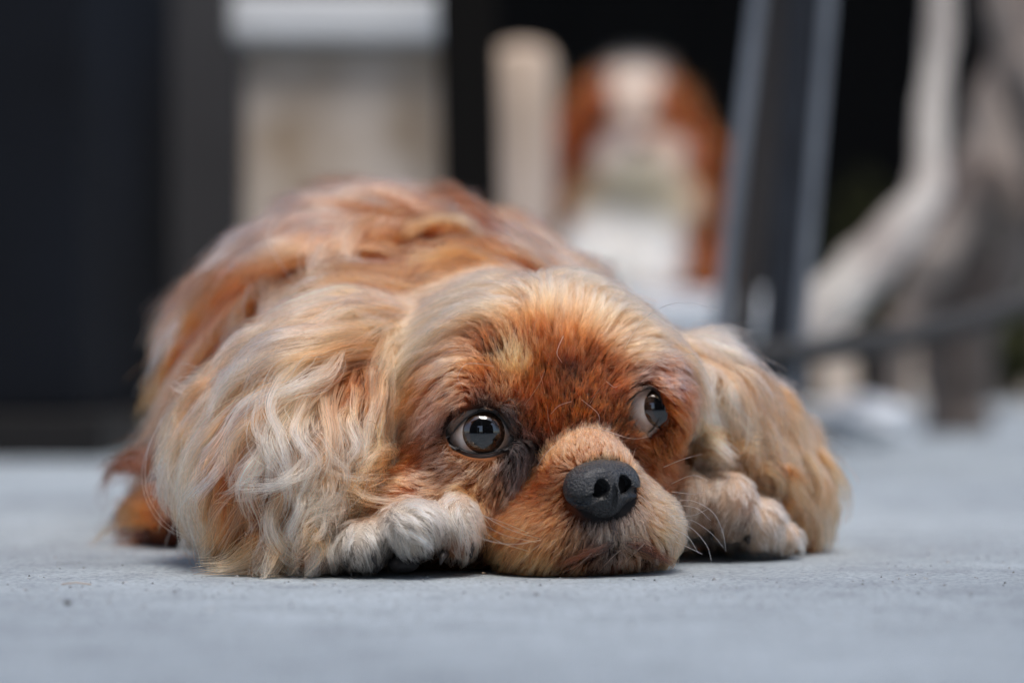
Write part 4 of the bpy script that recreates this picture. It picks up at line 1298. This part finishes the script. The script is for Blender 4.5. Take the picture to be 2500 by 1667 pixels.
# pale gnarled trunk with a slanting root
tr = empty('gnarled_trunk', (at(2330, 2.6), 2.6, 0), 'pale gnarled tree trunk with a thick bare root slanting to the ground', 'tree')
def gn(name, pts, rad, n=16, mat=M_bark):
    pts = np.array([P(*p) for p in pts])
    t = np.linspace(0, len(pts) - 1, 36)
    i = np.minimum(t.astype(int), len(pts) - 2)
    f = (t - i)[:, None]
    pp = pts[i] * (1 - f) + pts[i + 1] * f
    pp[1:-1] = (pp[:-2] + 2 * pp[1:-1] + pp[2:]) / 4
    rr = np.interp(t, range(len(rad)), rad) * (1 + .08 * np.sin(t * 7) + .05 * np.sin(t * 17 + 1))
    return MB().tube(pp, rr, n, .85).build(name, mat, tr, True)
gn('root', [(2290, -300, 2.45), (2300, 60, 2.4), (2270, 300, 2.35), (2270, 470, 2.3), (2190, 570, 2.22), (2090, 680, 2.15), (1990, 780, 2.1), (1900, 860, 2.07), (1840, 960, 2.05)], [.015, .014, .015, .018, .023, .026, .024, .021, .018], mat=M_root)
gn('trunk', [(2520, -500, 2.75), (2500, 0, 2.75), (2480, 250, 2.72), (2430, 520, 2.7), (2340, 760, 2.7), (2330, 980, 2.7), (2340, 1060, 2.7)], [.03, .028, .045, .07, .05, .035, .04], 20)
gn('root', [(2380, -300, 2.55), (2440, 20, 2.55), (2480, 180, 2.55), (2560, 420, 2.6), (2600, 800, 2.6), (2620, 1070, 2.6)], [.018, .018, .02, .024, .03, .03])
gn('root', [(2410, 420, 2.65), (2290, 620, 2.62), (2190, 820, 2.62), (2180, 1060, 2.62)], [.03, .028, .02, .018])

# slim dark posts standing on the ground at the right
for k, (px, d, yt, lab) in enumerate(((2132, 2.42, 800, 'dark slim metal leg standing in front of the gnarled trunk'), (1975, 3.4, 760, 'dark slim metal leg behind the slung rope'))):
    o = MB().beam((at(px, d), d, 0), (at(px - 20, d), d, at(0, d, yt)), at(1250 + 52, d), at(1250 + 52, d)).build('furniture_leg', M_black, None, bevel=.002)
    tag(o, lab, 'furniture leg', 'slim dark legs at the right')

# pale low wall and olive shrubs far right, added white lump for a bright ground patch
lw = MB().box(at(1850, 5.2), at(2900, 5.2), 5.2, 5.4, 0, .16).build('low_wall', M_stone, None, bevel=.01)
lumpv, lumpf = ball((0, 0, 0), (1, 1, 1), 14)
lumpv = np.array(lumpv)
lumpv *= (1 + .16 * np.sin(lumpv[:, :1] * 5 + lumpv[:, 2:] * 7) + .10 * np.sin(lumpv[:, 1:2] * 11 + lumpv[:, :1] * 8))
lumpv = lumpv * [.055, .045, .022] + [at(2070, 2.25), 2.25, .020]
tag(mesh_obj('white_lump', lumpv, lumpf, M_white), 'added white lump standing for a bright patch of pavement behind the right ear', 'bright_patch')
tag(lw, 'low beige stone wall behind the slung rope', 'low wall')
def shrub(cx, d, wdt, ht, label, n=900, stem=.0):
    root = empty('shrub', (at(cx, d), d, 0), label, 'shrub', 'olive shrubs by the back wall')
    b = MB()
    for _ in range(n):
        u = rng.normal(0, 1, 3)
        u = u / np.linalg.norm(u) * rng.random() ** .45
        c = np.array([at(cx, d) + u[0] * wdt, d + u[1] * wdt * .6, ht * .55 + u[2] * ht * .45])
        a = unit(rng.normal(0, 1, 3))
        e = unit(np.cross(a, rng.normal(0, 1, 3)))
        L, W = rng.uniform(.03, .06), rng.uniform(.010, .02)
        b.add([c - a * L, c + e * W, c + a * L, c - e * W], [(0, 1, 2, 3)])
    f = b.build('foliage', M_olive, root)
    f['kind'] = 'stuff'
    MB().tube([(at(cx, d), d, 0), (at(cx, d) + .02, d, ht * .4), (at(cx, d) - .01, d, ht * .8)], [.02, .015, .006], 8).build('stem', M_bark, root, True)
shrub(2120, 5.9, .10, .55, 'narrow olive green shrub seen between the chair and the trunk')
shrub(2440, 5.0, .16, .30, 'olive green shrub behind the gnarled trunk')

# ------------------------------------------------------------------ crumbs on the pavement
def pebble(x, y, r, mat, label, cat='pebble', flat=.6):
    d = H / ((y - YH) / FPX)
    c = np.array([(x - 1250) / FPX * d, d, r * flat * .8])
    v, f = ball(c, (r, r * .8, r * flat), 8)
    v = [p + (p - c) * .22 * math.sin(9 * (p - c)[0] / r + 5 * (p - c)[2] / r) for p in v]
    tag(mesh_obj('pebble' if cat == 'pebble' else 'crumb', v, f, mat), label, cat)
pebble(164, 1475, .0011, M_chip, 'single dark pebble alone on the pavement at the lower left')
pebble(1180, 1401, .0007, M_log, 'tiny tan crumb on the pavement between paw and chin', 'crumb')
grit = MB()
M_grit = material('grit_grains', (.10, .10, .10), .9, .2, (300, 2, (.42, .43, .44), .12))
for _ in range(1000):
    d = rng.uniform(.60, 1.02)
    px = rng.uniform(-60, 2560)
    c = np.array([at(px, d), d, 0])
    if c[1] > .78 and -.13 < c[0] < .12:
        continue
    r = rng.uniform(.00014, .00055) * (1.6 if rng.random() < .06 else 1)
    a = rng.uniform(0, 6.28, 5)
    ring = [c + r * np.array([math.cos(k * 1.257 + a[0]), math.sin(k * 1.257 + a[0]) * .8, 0]) * rng.uniform(.6, 1.2) for k in range(5)]
    top = [v * [1, 1, 0] + (c - v) * .45 + [0, 0, r * rng.uniform(.5, 1.1)] for v in ring]
    grit.add(ring + top, [tuple(range(5, 10))] + [(k, (k + 1) % 5, 5 + (k + 1) % 5, 5 + k) for k in range(5)])
tag(grit.build('grit', M_grit), kind='stuff')
tw = MB().tube([P(150, 1428, .747) * [1, 1, 0] + [0, 0, .0004], P(185, 1429, .747) * [1, 1, 0] + [0, 0, .0009], P(222, 1427, .747) * [1, 1, 0] + [0, 0, .0004]], .00022, 6).build('straw', M_log, None, True)
tag(tw, 'thin pale straw lying on the pavement left of the dog', 'straw')

# the street the dog looks at, behind the camera: dark fronts with the sky between them
for xa, xb, ya, zt3 in ((-9, -4.2, -6.2, 8.6), (-4.2, -2.2, -5.9, 6.2), (-2.2, -1.25, -6.6, 3.4), (.55, 1.7, -6.3, 5.6), (1.7, 4.4, -5.8, 8.8), (4.4, 9, -6.5, 7.0)):
    f = MB().box(xa, xb, ya - .6, ya, 0, zt3).build('street_facade', M_dark)
    f['kind'] = 'structure'
# the dark awning over the terrace the photographer stands on; it shows as the dark upper half of the eyes' reflections
aw = MB()
for k in range(8):
    aw.box(-2.6 + k * .65, -2.6 + k * .65 + .64, -3.6, -.62, 2.62 + .006 * (k % 2), 2.65 + .006 * (k % 2))
aw = aw.build('awning', M_dark)
aw['kind'] = 'structure'
f = MB().box(-1.25, .55, -7.5, -7.2, 0, .9).build('street_facade', M_stone)
f['kind'] = 'structure'
